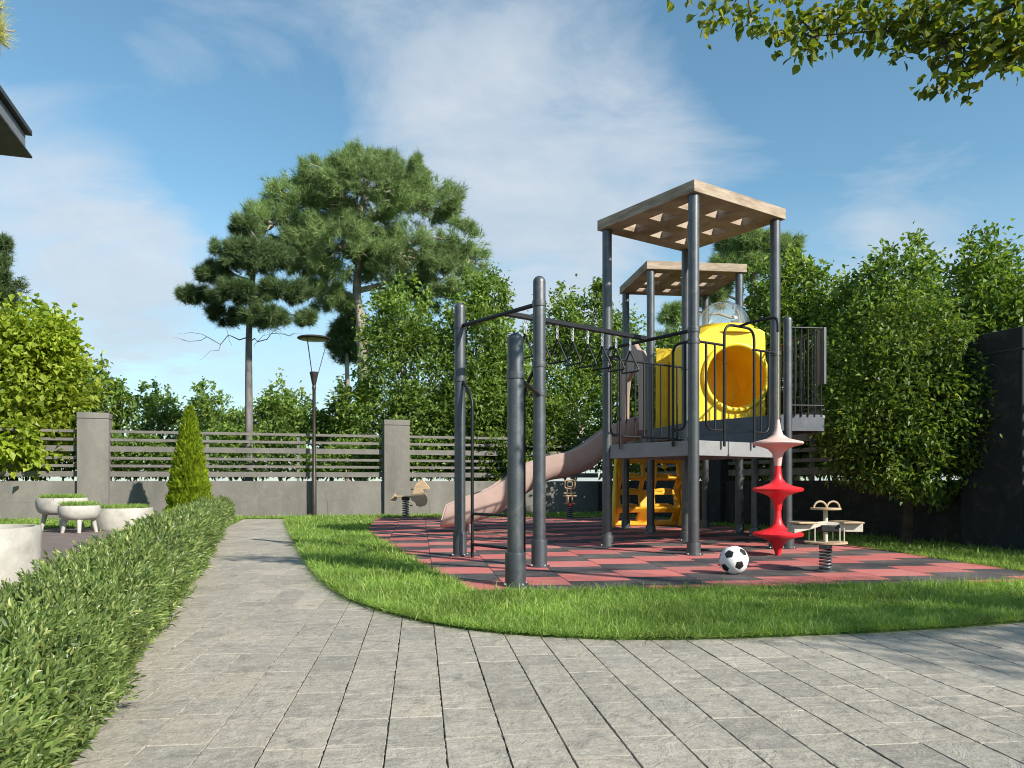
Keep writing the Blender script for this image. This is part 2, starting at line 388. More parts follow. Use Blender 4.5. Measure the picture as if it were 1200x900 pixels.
rub_px = [(440, 608), (427, 624), (434, 630), (457, 643), (480, 658), (506, 674), (530, 686), (556, 699.5)]
rubber_poly = [g(*p) for p in rub_px]
q = np.array(rubber_poly[-1])
rubber_poly += [tuple(q + EX1 * 4.3), (4.5, 6.35), (4.2, 9.3), (3.75, 13.5), (3.0, 16.9), (-2.95, 16.75)]
loc = lambda p: (p[0] * EX1[0] + p[1] * EX1[1], p[0] * EY1[0] + p[1] * EY1[1])
rb = slab('rubber_floor', [loc(p) for p in rubber_poly], -.04, .024, M['rubber']); rb.rotation_euler.z = A1

# pavers: separate stones in long courses along the paving axis
def build_path():
    rng = np.random.default_rng(5)
    path_poly = [tuple(p) for p in curve] + [(14, 4.6), (14, .2), (hx(.2) - .2, .2), (hx(16.4) - .1, 16.4)]
    W = .1806; vs = []; qs = []; base = 0
    nx, ny = 4, 15
    lp = [loc(p) for p in path_poly]; lawn_l = [loc(p) for p in lawn_poly]
    for k in range(-40, 80):
        x0 = -.1016 + k * W; y = .1 + rng.uniform(0, .3)
        while y < 18.5:
            ln = rng.choice((.20, .25, .31, .37)); c = np.array([(x0 + W / 2 + dx, y + ln / 2 + dy) for dx in (-.2, 0, .2) for dy in (-.25, 0, .25)])
            if in_poly(c, lp).any() :
                gx = rng.uniform(.0004, .0012); gy = rng.uniform(.0003, .0014)
                X = np.array([0, .016, .984, 1.]); Y = np.concatenate(([0, .012], np.linspace(.09, .91, 11), [.988, 1.]))
                gxx, gyy = np.meshgrid(X, Y)
                px = x0 + gx + gxx * (W - 2 * gx); py = y + gy + gyy * (ln - 2 * gy)
                z = rng.normal(0, .0005) + rng.normal(0, .0005, px.shape) + (gxx - .5) * rng.normal(0, .001) + (gyy - .5) * rng.normal(0, .0006)
                edge = (gxx == 0) | (gxx == 1) | (gyy == 0) | (gyy == 1)
                px = px + np.where((gxx == 0) | (gxx == 1), rng.gamma(1.1, .0015, px.shape) * np.where(gxx == 0, 1, -1), 0)
                py = py + np.where((gyy == 0) | (gyy == 1), rng.normal(0, .0010, px.shape), 0)
                side = (gxx == 0) | (gxx == 1)
                z = np.where(edge, z - np.where(side, .0022, .0012) - np.abs(rng.normal(0, 1, px.shape)) * np.where(side, .0012, .0005), z)
                top = np.stack((px, py, z), -1).reshape(-1, 3); nt_ = len(top)
                ring = [i for i in range(nx)] + [r * nx + nx - 1 for r in range(1, ny)] + [(ny - 1) * nx + i for i in range(nx - 2, -1, -1)] + [r * nx for r in range(ny - 2, 0, -1)]
                low = top[ring].copy(); low[:, 2] = -.045
                vs.append(top); vs.append(low)
                for r in range(ny - 1):
                    for i in range(nx - 1): qs.append((base + r * nx + i, base + r * nx + i + 1, base + (r + 1) * nx + i + 1, base + (r + 1) * nx + i))
                m = len(ring)
                for i in range(m): qs.append((base + ring[i], base + nt_ + i, base + nt_ + (i + 1) % m, base + ring[(i + 1) % m]))
                base += nt_ + m
            y += ln
    me = np_mesh('path', np.concatenate(vs), qs, smooth=False, material=M['paver'])
    o = link('path', me); o.rotation_euler.z = A1; o['kind'] = 'structure'
    sheet('path_joints', path_poly, -.0075, M['joint'])
build_path()

# ------------------------------------------------------------------ grass
def blades(P, h, w, rng, lean=.55, z0=.01):
    n = len(P); yaw = rng.uniform(0, 2 * np.pi, n); d = np.stack((np.cos(yaw), np.sin(yaw)), -1)
    la = rng.uniform(0, 2 * np.pi, n); b = np.stack((np.cos(la), np.sin(la)), -1) * (rng.gamma(2., lean / 2, n) * h)[:, None]
    v = np.zeros((n, 5, 3), np.float32)
    for i, (f, s) in enumerate(((0, -1), (0, 1), (.55, 1), (.55, -1), (1, 0))):
        ww = (w * (1 if f == 0 else .8))[:, None] * .5 * s
        v[:, i, :2] = P + d * ww + b * (f ** 1.7); v[:, i, 2] = z0 + h * (f - .28 * (np.linalg.norm(b, axis=1) / h) * f ** 2).clip(.0, 1)
    k = np.arange(n)[:, None] * 5
    return v.reshape(-1, 3), k + np.array((0, 1, 2, 3)), k + np.array((3, 2, 4))
def scatter(poly, dens, rng, excl=()):
    a = np.array(poly); lo, hi = a.min(0), a.max(0); n = int((hi[0] - lo[0]) * (hi[1] - lo[1]) * dens)
    P = rng.uniform(lo, hi, (n, 2)); P = P[in_poly(P, poly)]
    for e in excl: P = P[~in_poly(P, e)]
    return P
def shrink(poly, f, c=None):
    c = np.mean(poly, 0) if c is None else c
    return [tuple(c + (np.array(p) - c) * f) for p in poly]
def build_grass():
    rng = np.random.default_rng(11); Vs, Q, T = [], [], []; base = 0
    rub_in = shrink(rubber_poly, .992)
    for poly, excl in ((lawn_poly, [rub_in]), (strip_poly, [])):
        a = np.array(poly); P = scatter(poly, 15000 if poly is lawn_poly else 1500, rng, excl)
        dist = P[:, 1]; keep = rng.random(len(P)) < np.clip((4.6 / dist) ** 1.9, .04, 1) if poly is lawn_poly else np.ones(len(P), bool)
        keep &= (P[:, 0] < 5.6)
        P = P[keep]; dist = P[:, 1]
        s = np.clip(dist / 4.6, .9, 3.2)
        tuft = .75 + .5 * np.sin(P[:, 0] * 5.1 + 1.3 * np.sin(P[:, 1] * 3.7)) * np.sin(P[:, 1] * 6.3 + P[:, 0] * 2.1)
        h = rng.gamma(5, .0078, len(P)) * (.72 + .38 * tuft) * np.clip(s, 1, 1.25)
        w = rng.uniform(.003, .0058, len(P)) * s
        v, q_, t_ = blades(P, h, w, rng, 1.15)
        Vs.append(v); Q.append(q_ + base); T.append(t_ + base); base += len(v)
    edges = []
    for poly_, z_, k_ in (([tuple(p) for p in curve], .004, 800), (rubber_poly[7:9], .02, 620), (rubber_poly[:8], .02, 300), (rubber_poly[8:12], .02, 160)):
        for a, b in zip(poly_[:-1], poly_[1:]):
            a, b = np.array(a), np.array(b); n_ = int(np.linalg.norm(b - a) * k_ * min(1, (5 / max(a[1], 1)) ** 1.2)); edges.append(a + (b - a) * rng.random((n_, 1)) + rng.normal(0, .012, (n_, 2)))
    P = np.concatenate(edges); P = P[P[:, 0] < 5.6]; s = np.clip(P[:, 1] / 4.6, .9, 3.)
    v, q_, t_ = blades(P, rng.gamma(4, .0125, len(P)), rng.uniform(.0028, .005, len(P)) * s, rng, 1.5, .016); Vs.append(v); Q.append(q_ + base); T.append(t_ + base); base += len(v)
    o = link('grass', np_mesh('grass', np.concatenate(Vs), np.concatenate(Q), np.concatenate(T), material=M['grass']))
    tag(o, 'short bright green lawn grass around the red and black rubber floor', 'grass', kind='stuff')
    print('grass blades', base // 5)
build_grass()

# ------------------------------------------------------------------ leaves and trees
def unit(a): return a / (np.linalg.norm(a, axis=-1, keepdims=True) + 1e-9)
def leaves(P, D, Ln, Wd, rng, fine=False, droop=.25, fold=.35):
    n = len(P); D = unit(D); Ln = np.broadcast_to(Ln, n)[:, None]; Wd = np.broadcast_to(Wd, n)[:, None]
    up = unit(np.array((0, 0, 1.)) + rng.normal(0, .55, (n, 3))); S = unit(np.cross(D, up)); Nn = unit(np.cross(S, D))
    tip = P + D * Ln; tip[:, 2] -= droop * Ln[:, 0] * rng.uniform(.3, 1.2, n)
    mid = P + D * Ln * .5
    if not fine:
        lf = mid - S * Wd * .5 + Nn * Wd * .5 * fold; rt = mid + S * Wd * .5 + Nn * Wd * .5 * fold
        v = np.stack((P, rt, tip, lf), 1).reshape(-1, 3); k = np.arange(n)[:, None] * 4
        return v, None, np.concatenate((k + np.array((0, 1, 2)), k + np.array((0, 2, 3))))
    mid = mid + Nn * 0
    q1 = P + D * Ln * .28; q2 = P + D * Ln * .62; q2[:, 2] -= droop * Ln[:, 0] * .25
    f = Nn * Wd * fold * .5
    v = np.stack((P, mid, tip, q1 - S * Wd * .45 + f, q2 - S * Wd * .42 + f, q1 + S * Wd * .45 + f, q2 + S * Wd * .42 + f), 1).reshape(-1, 3)
    k = np.arange(n)[:, None] * 7
    return v, np.concatenate((k + np.array((0, 5, 6, 1)), k + np.array((0, 1, 4, 3)))), np.concatenate((k + np.array((1, 6, 2)), k + np.array((1, 2, 4))))
def crown_pts(lobes, n, rng, per=26, shell=.5, spread=.16):
    lb = np.array(lobes, float); w = (lb[:, 3] * lb[:, 4] * lb[:, 5]) ** (2 / 3); w /= w.sum()
    kc = max(4, n // per); li = rng.choice(len(lb), kc, p=w)
    d = unit(rng.normal(0, 1, (kc, 3))); rad = (1 - shell * rng.random(kc) ** 1.5) * rng.normal(1, .09, kc)
    cc = lb[li, :3] + d * rad[:, None] * lb[li, 3:]
    ci = rng.integers(0, kc, n); sc = lb[li[ci], 3:].min(1)
    sp_ = (d[:, 2] > .25) & (rng.random(kc) < .16)
    cc = cc + np.where(sp_, rng.uniform(.12, .42, kc), 0)[:, None] * np.array((0, 0, 1.)) * lb[li, 5][:, None].clip(.4, 1.2)
    P = cc[ci] + rng.normal(0, 1, (n, 3)) * np.where(sp_[ci, None], (.55, .55, 1.5), (1, 1, 1)) * (spread * sc)[:, None] * rng.uniform(.6, 1.3, (kc, 1))[ci]
    return P, d[ci], cc, d
def limb(mb, a, b, r0, r1, rng, n=6, wob=.08, sag=0):
    a, b = np.asarray(a, float), np.asarray(b, float); ln = np.linalg.norm(b - a); pts = []
    for i in range(n + 1):
        t = i / n; p = a + (b - a) * t + rng.normal(0, wob * ln / n, 3) * (0 < i < n); p[2] += sag * ln * math.sin(math.pi * t); pts.append(p)
    mb.tube(pts, list(np.linspace(r0, r1, n + 1)), 7); return pts
def tree(name, label, base, lobes, nleaf, lsize, m, bark, rng_seed, r0=.11, split=.45, group='trees beyond the boundary walls', cat='tree', fine=False, per=26, shell=.5, twigs=14, width=.55, spread=.16, wide=1.):
    rng = np.random.default_rng(rng_seed); base = np.array(base, float)
    t = thing(name, label, cat, base, 0, group)
    lb = np.array(lobes, float); top = lb[:, :3].mean(0)
    mb = MB(base); fork = base + (top - base) * split; fork[2] = base[2] + (top[2] - base[2]) * split
    pts = limb(mb, base - np.array((0, 0, .05)), fork, r0, r0 * .7, rng, 7, .12)
    P, d, cc, cd = crown_pts(lobes, nleaf, rng, per, shell, spread)
    for l in lb:
        e = l[:3] + np.array((0, 0, l[5] * .55))
        limb(mb, fork, e, r0 * .55, r0 * .12, rng, 7, .22)
    for i in rng.choice(len(cc), min(twigs, len(cc)), replace=False):
        l = lb[np.argmin(((lb[:, :3] - cc[i]) ** 2).sum(1))]; s = l[:3] * .5 + fork * .5 if rng.random() < .5 else l[:3]
        limb(mb, s, cc[i], r0 * .22, r0 * .05, rng, 5, .2)
    mb.build('trunk', bark, t)
    D = unit(d * .6 + rng.normal(0, .75, P.shape) + np.array((0, 0, .05)))
    Ls = lsize * rng.uniform(.65, 1.25, nleaf)
    v, q_, t_ = leaves(P, D, Ls, Ls * width, rng, fine)
    link('crown', np_mesh('crown', v - base, q_, t_, material=m), t)
    return t
def lobe(px, py, Z, rx, ry, rz): return (*at(px, py, Z), rx, ry, rz)

ROW = 'trees beyond the boundary walls'
def gz(px, Z): return ((px - CX) / F * Z, Z, -.06)
tree('maple_tree', 'bright yellow-green maple leaning over the fence at the far left edge', gz(10, 17.2),
     [lobe(28, 455, 16.9, 1.25, 1.1, 1.55), lobe(56, 490, 16.9, .62, .6, .85), lobe(-40, 440, 17.2, 1.3, 1.2, 1.5), lobe(45, 405, 16.9, .8, .8, .7), lobe(15, 520, 16.2, 1.0, .9, .6)], 26000, .15, M['lf_maple'], M['bark'], 21, .12, width=.75)
tree('broadleaf_tree', 'small loose green tree with pale bare limbs between maple and first pillar', gz(128, 19.6),
     [lobe(118, 482, 19.5, .8, .7, .7), lobe(146, 462, 19.6, .5, .5, .42), lobe(100, 455, 19.8, .7, .6, .6), lobe(95, 500, 19.3, .9, .7, .6)], 5200, .14, M['lf_row'], M['bark_pale'], 22, .08, twigs=30)
tree('broadleaf_tree', 'small pointed green tree behind the fence, directly right of the first pillar', gz(188, 22),
     [lobe(188, 505, 22, .75, .7, .8), lobe(189, 478, 22, .42, .42, .6)], 4200, .12, M['lf_far'], M['bark'], 23, .07, twigs=10)
tree('broadleaf_tree', 'small pointed green tree behind the fence, directly behind the conical thuja', gz(243, 22.5),
     [lobe(243, 503, 22.5, .72, .7, .9), lobe(242, 474, 22.5, .38, .4, .6)], 4200, .12, M['lf_far'], M['bark'], 24, .07, twigs=10)
tree('broadleaf_tree', 'low rounded bush tree behind the fence, at the foot of the slim pine', gz(330, 21.5),
     [lobe(330, 492, 21.5, .9, .8, .75), lobe(300, 505, 21.5, .9, .8, .6), lobe(352, 500, 21.5, .6, .7, .6), lobe(326, 476, 21.5, .45, .5, .4)], 7000, .13, M['lf_far'], M['bark'], 25, .08, twigs=10)
tree('broadleaf_tree', 'low olive green bush tree behind the fence, just right of the lamp', gz(392, 21),
     [lobe(395, 510, 21, .8, .8, .55), lobe(375, 500, 21.2, .5, .6, .4)], 4200, .12, M['lf_far'], M['bark'], 26, .07, twigs=10)
tree('broadleaf_tree', 'low dark bush tree behind the fence, between the thuja and slim pine', gz(272, 21.8),
     [lobe(268, 510, 21.8, .75, .7, .5)], 3000, .12, M['lf_far'], M['bark'], 27, .07, twigs=8)
tree('broadleaf_tree', 'tall dense leafy tree behind the second pillar, its crown below the umbrella pine', gz(485, 20.6),
     [lobe(485, 440, 20.6, 1.45, 1.2, 1.75), lobe(446, 500, 20.3, 1.1, 1.0, 1.2), lobe(468, 385, 20.7, .85, .8, 1.1), lobe(520, 500, 20.2, 1.2, 1.0, 1.2), lobe(412, 478, 20.4, .55, .6, .7)], 26000, .135, M['lf_row'], M['bark'], 28, .13, per=34, spread=.15)
tree('broadleaf_tree', 'tall dense leafy tree rising behind the left bar post', gz(562, 20.4),
     [lobe(560, 410, 20.4, .95, .9, 1.55), lobe(574, 350, 20.5, .55, .55, .7), lobe(566, 500, 20.0, 1.1, 1.0, 1.5), lobe(596, 440, 20.4, .65, .7, 1.2)], 20000, .135, M['lf_row'], M['bark'], 29, .12, per=34, spread=.15)
tree('broadleaf_tree', 'airy tall leafy tree behind the row of hanging trapeze handles', gz(668, 22.2),
     [lobe(650, 440, 22.2, 1.1, .9, 1.3), lobe(692, 390, 22.3, .85, .8, 1.1), lobe(642, 395, 22.2, .65, .6, .75), lobe(725, 420, 22.3, .8, .8, 1.2), lobe(665, 365, 22.3, .55, .5, .6), lobe(670, 500, 22.0, 1.3, 1.0, 1.2), lobe(705, 430, 22.2, .8, .8, 1.0), lobe(700, 350, 22.4, .35, .4, .5)], 19000, .135, M['lf_row'], M['bark_pale'], 30, .11, per=34, spread=.17)
tree('broadleaf_tree', 'dark low leafy tree spilling over the wall behind the brown slide', gz(612, 20.2),
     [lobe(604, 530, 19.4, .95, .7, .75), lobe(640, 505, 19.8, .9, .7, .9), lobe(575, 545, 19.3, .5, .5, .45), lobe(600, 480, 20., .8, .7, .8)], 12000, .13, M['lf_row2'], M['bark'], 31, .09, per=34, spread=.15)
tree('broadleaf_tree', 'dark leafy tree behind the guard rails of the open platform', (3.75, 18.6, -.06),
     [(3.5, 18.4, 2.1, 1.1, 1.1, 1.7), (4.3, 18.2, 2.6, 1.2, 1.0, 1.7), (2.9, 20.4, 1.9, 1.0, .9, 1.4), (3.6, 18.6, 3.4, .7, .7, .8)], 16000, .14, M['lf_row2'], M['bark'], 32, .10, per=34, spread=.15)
tree('broadleaf_tree', 'tall leafy tree directly right of the taller canopy roof', (5.2, 14.2, -.06),
     [(5.2, 14.2, 2.6, 1.15, 1.1, 1.5), (5.0, 14.2, 4.0, .75, .75, 1.0), (5.85, 13.6, 3.2, .7, .8, 1.1), (4.9, 14.6, 1.7, .9, .8, 1.2), (5.35, 14.1, 4.75, .35, .35, .5)], 22000, .125, M['lf_row'], M['bark_pale'], 33, .12, per=34, spread=.15)
tree('broadleaf_tree', 'tall leafy tree above the yard tree, middle of three at right', (6.3, 12.4, -.06),
     [(6.3, 12.4, 2.5, 1.1, 1.0, 1.4), (6.25, 12.4, 3.7, .65, .65, .95), (5.75, 12.8, 2.6, .75, .75, 1.1), (6.85, 12.0, 2.2, .65, .7, .8)], 22000, .115, M['lf_row'], M['bark'], 34, .11, per=34, spread=.15)
tree('broadleaf_tree', 'tall thin-topped leafy tree behind the dark gate pillar at the right edge', (6.85, 10.9, -.06),
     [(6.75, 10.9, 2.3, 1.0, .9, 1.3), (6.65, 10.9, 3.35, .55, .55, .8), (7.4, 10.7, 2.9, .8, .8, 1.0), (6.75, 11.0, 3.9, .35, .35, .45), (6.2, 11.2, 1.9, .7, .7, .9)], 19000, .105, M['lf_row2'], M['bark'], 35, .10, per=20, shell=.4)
tree('yard_tree', 'dense round leafy tree with a dark trunk inside the right wall', (4.93, 9.55, 0),
     [(4.85, 9.45, 1.75, .95, .75, .85), (4.45, 9.35, 1.35, .65, .6, .6), (5.3, 9.25, 1.45, .62, .5, .7), (4.95, 9.4, 2.5, .65, .6, .6), (4.7, 9.2, 1.0, .55, .45, .38), (5.25, 9.3, 1.0, .45, .4, .4)], 30000, .072, M['lf_yard'], M['bark_dark'], 36, .075, group=None, per=42, split=.5, spread=.15, shell=.42)

def back_hedge(label, a, b, zt, w, n, ls, m, seed):
    rng = np.random.default_rng(seed); a, b = np.array(a), np.array(b); c = np.array((*((a + b) / 2), -.06))
    t = thing('hedge', label, 'hedge', c); ln = np.linalg.norm(b - a); d = (b - a) / ln; nn = np.array((-d[1], d[0]))
    s_ = rng.random(n) * ln; top = zt * (1 + .16 * np.sin(s_ * 1.7 + 1) + .10 * np.sin(s_ * 4.3)); z = .93 + (top - .93) * rng.random(n) ** .9
    q = rng.normal(0, w, n); P = np.zeros((n, 3)); P[:, :2] = a + s_[:, None] * d + q[:, None] * nn; P[:, 2] = z
    v, q_, t_ = leaves(P, rng.normal(0, 1, (n, 3)) - np.array((0, .5, 0)), ls * rng.uniform(.6, 1.2, n), ls * .55, rng)
    link('foliage', np_mesh('foliage', v - c, q_, t_, material=m), t)
    mb = MB(c)
    for k in range(int(ln * 2.2)):
        e = P3(a + d * rng.random() * ln + nn * rng.normal(0, w * .5), -.06); limb(mb, e, e + (rng.normal(0, .2), rng.normal(0, .1), rng.uniform(1.2, 1.7)), .035, .012, rng, 5, .15)
    mb.build('stems', M['bark'], t)['kind'] = 'stuff'
back_hedge('loose green hedge filling the gaps between the back fence slats', wb(20) + EY3 * 1.3, wb(.4) + EY3 * 1.3, 1.95, .32, 44000, .12, M['lf_row'], 91)
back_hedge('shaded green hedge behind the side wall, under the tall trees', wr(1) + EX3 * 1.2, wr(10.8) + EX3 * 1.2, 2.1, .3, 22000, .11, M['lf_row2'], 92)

def needles(P, D, n_per, ln, wd, rng, cone=.75):
    n = len(P) * n_per; Pi = np.repeat(P, n_per, 0); Di = np.repeat(unit(D), n_per, 0)
    Pi = Pi - Di * rng.uniform(0, ln * .8, n)[:, None]
    d = unit(Di + rng.normal(0, cone, (n, 3))); s = unit(np.cross(d, rng.normal(0, 1, (n, 3))))
    l = ln * rng.uniform(.6, 1.15, n)[:, None]; w = wd * rng.uniform(.7, 1.3, n)[:, None]
    v = np.stack((Pi - s * w * .5, Pi + s * w * .5, Pi + d * l), 1).reshape(-1, 3)
    return v, np.arange(n * 3).reshape(-1, 3)
def pine(name, label, base, trunk_pts, lobes, ntuft, nper, ln, wd, m, seed, r0=.16, bare=(), group='tall pines beyond the fence', cone=.75, limbs=True, per=9):
    rng = np.random.default_rng(seed); base = np.array(base, float)
    t = thing(name, label, 'pine tree', base, 0, group); mb = MB(base)
    tp = [np.array(p, float) for p in trunk_pts]; fine_pts = smooth_curve(tp, 5)
    mb.tube(fine_pts, list(np.linspace(r0, r0 * .45, len(fine_pts))), 10)
    lb = np.array(lobes, float)
    w = (lb[:, 3] * lb[:, 4]) ; w /= w.sum(); kc = max(6, ntuft // per)
    li = rng.choice(len(lb), kc, p=w); d = unit(rng.normal(0, 1, (kc, 3)) + np.array((0, 0, .25)))
    cc = lb[li, :3] + d * lb[li, 3:] * (1 - .45 * rng.random(kc) ** 1.6)[:, None]
    ci = rng.integers(0, kc, ntuft); sc = lb[li[ci], 3:].min(1)
    P = cc[ci] + rng.normal(0, .135, (ntuft, 3)) * sc[:, None]; D = unit(d[ci] + np.array((0, 0, .45)) + rng.normal(0, .4, (ntuft, 3)))
    if limbs:
        for l in lb:
            s = min(fine_pts[len(fine_pts) // 2:], key=lambda p: np.linalg.norm(p - l[:3]) + 2 * max(0, p[2] - l[2]))
            limb(mb, s, l[:3] + np.array((0, 0, l[5] * .2)), r0 * .34, r0 * .1, rng, 7, .2, .05)
        for i in rng.choice(kc, min(kc, 8 * len(lb)), replace=False):
            limb(mb, lb[li[i], :3], cc[i] + d[i] * .1, r0 * .13, r0 * .05, rng, 5, .25)
    for a, b in bare:
        pts = limb(mb, a, b, r0 * .16, r0 * .03, rng, 7, .25)
        for _ in range(5):
            k = rng.integers(2, 7); e = pts[k] + (np.array(b) - np.array(a)) * rng.uniform(.15, .4) + rng.normal(0, .22, 3)
            limb(mb, pts[k], e, r0 * .06, r0 * .02, rng, 4, .25)
    mb.build('trunk', M['bark_slim' if 'slim' in label else 'bark_pine'], t)
    v, tr = needles(P, D, nper, ln, wd, rng, cone)
    link('crown', np_mesh('crown', v - base, None, tr, material=m), t)
    return t
Zp = 25.
big = [(425, 225, 2.2, 1.5, 1.15), (360, 240, 1.7, 1.3, .95), (490, 240, 1.7, 1.3, .95), (320, 265, 1.15, 1.0, .75), (535, 285, 1.15, 1.0, .8), (430, 195, 1.2, 1.0, .7),
       (400, 290, 1.8, 1.5, 1.0), (470, 300, 1.8, 1.5, .95), (350, 300, 1.3, 1.2, .75), (525, 325, 1.1, 1.0, .65), (385, 345, 1.0, 1.0, .55), (490, 345, 1.2, 1.1, .6), (385, 200, .9, .9, .55), (478, 203, .9, .9, .5), (550, 305, .7, .7, .6)]
pine('umbrella_pine', 'largest pine with a wide domed crown and pale forked trunk', gz(424, Zp),
     [gz(424, Zp), at(424, 520, Zp), at(426, 430, Zp), at(423, 375, Zp), at(418, 340, Zp), at(425, 270, Zp)],
     [lobe(x, y, Zp + (i % 3 - 1) * .7, a, b, c * .95) for i, (x, y, a, b, c) in enumerate(big)], 11500, 26, .27, .015, M['needle'], 41, .24, per=18, cone=.85)
pine('pine_tree', 'slim dark pine with a bare straight trunk and dead lower limbs', gz(292, 18.1),
     [gz(292, 18.1), at(292, 520, 18.1), at(291.5, 440, 18.1), at(292, 385, 18.1), at(296, 330, 18.1), at(300, 280, 18.1)],
     [lobe(x, y, 18.1 + (i % 3 - 1) * .4, a * .72, b * .72, c * .68) for i, (x, y, a, b, c) in enumerate([(295, 300, 1.05, .9, .5), (250, 320, .75, .7, .38), (235, 350, .7, .6, .33), (285, 345, 1.1, .9, .42), (335, 340, .95, .8, .42), (262, 368, .75, .7, .3), (315, 372, .9, .8, .28), (362, 374, .5, .5, .28), (290, 265, .7, .6, .4), (262, 290, .55, .5, .3), (222, 345, .4, .4, .25), (322, 300, .7, .6, .4)])],
     4000, 26, .21, .013, M['needle_dark'], 42, .105, bare=((at(291, 395, 18.1), at(212, 398, 17.9)), (at(292, 401, 18.1), at(345, 390, 18.4)), (at(291, 380, 18.1), at(340, 384, 17.9))), per=17)
pine('pine_tree', 'small dark pine half hidden beside the pale forked trunk', gz(404, 27),
     [gz(408, 27), at(408, 520, 27), at(407, 450, 27), at(406, 390, 27)],
     [lobe(402, 388, 27, .55, .6, .5), lobe(406, 412, 27, .5, .5, .4), lobe(396, 404, 27, .4, .4, .25), lobe(412, 365, 27, .4, .4, .4)], 800, 30, .27, .017, M['needle_dark'], 43, .13)
pine('pine_tree', 'distant pine whose crown shows right of the two canopy roofs', gz(880, 24),
     [gz(885, 24), at(885, 450, 24), at(884, 360, 24), at(882, 290, 24)],
     [lobe(885, 300, 24, 1.0, 1.0, .7), lobe(850, 320, 24, .8, .8, .5), lobe(870, 285, 24, .8, .8, .4), lobe(915, 290, 24, .7, .7, .4), lobe(790, 372, 24, .5, .5, .35), lobe(830, 345, 24, .7, .7, .4), lobe(780, 395, 24, .4, .4, .3)], 2600, 30, .27, .016, M['needle'], 44, .18)
pine('pine_tree', 'distant pine rising above the maple at the left edge of the photo', gz(-15, 26),
     [gz(-20, 26), at(-20, 450, 26), at(-18, 380, 26), at(-15, 290, 26)],
     [lobe(-5, 330, 26, .75, .7, 1.0), lobe(5, 355, 26, .55, .6, .5), lobe(-20, 300, 26, .7, .7, .7), lobe(0, 290, 26, .35, .4, .4)], 1300, 30, .27, .017, M['needle_dark'], 45, .18)
# pale-tipped pine bough reaching into the top left corner, its trunk left of the frame
b0 = np.array((-5.2, 5.6, 0.))
pine('garden_pine', 'golden pine bough poking into the top left corner above the house eave', b0,
     [b0, b0 + (0.02, 0, 2.0), b0 + (.05, 0, 3.6), b0 + (.1, 0, 5.2)],
     [(*at(-12, 34, 5.3), .12, .12, .13)] * 14 + [(*at(-12, 8, 5.3), .11, .1, .1)] * 6 + [(*at(-40, 40, 5.3), .2, .2, .2), (*(b0 + (.5, -.1, 4.6)), .45, .45, .3), (*(b0 + (-.5, .2, 4.9)), .6, .5, .35)], 150, 34, .15, .0045, M['needle_gold'], 46, .09, group=None, cone=.9, per=4)

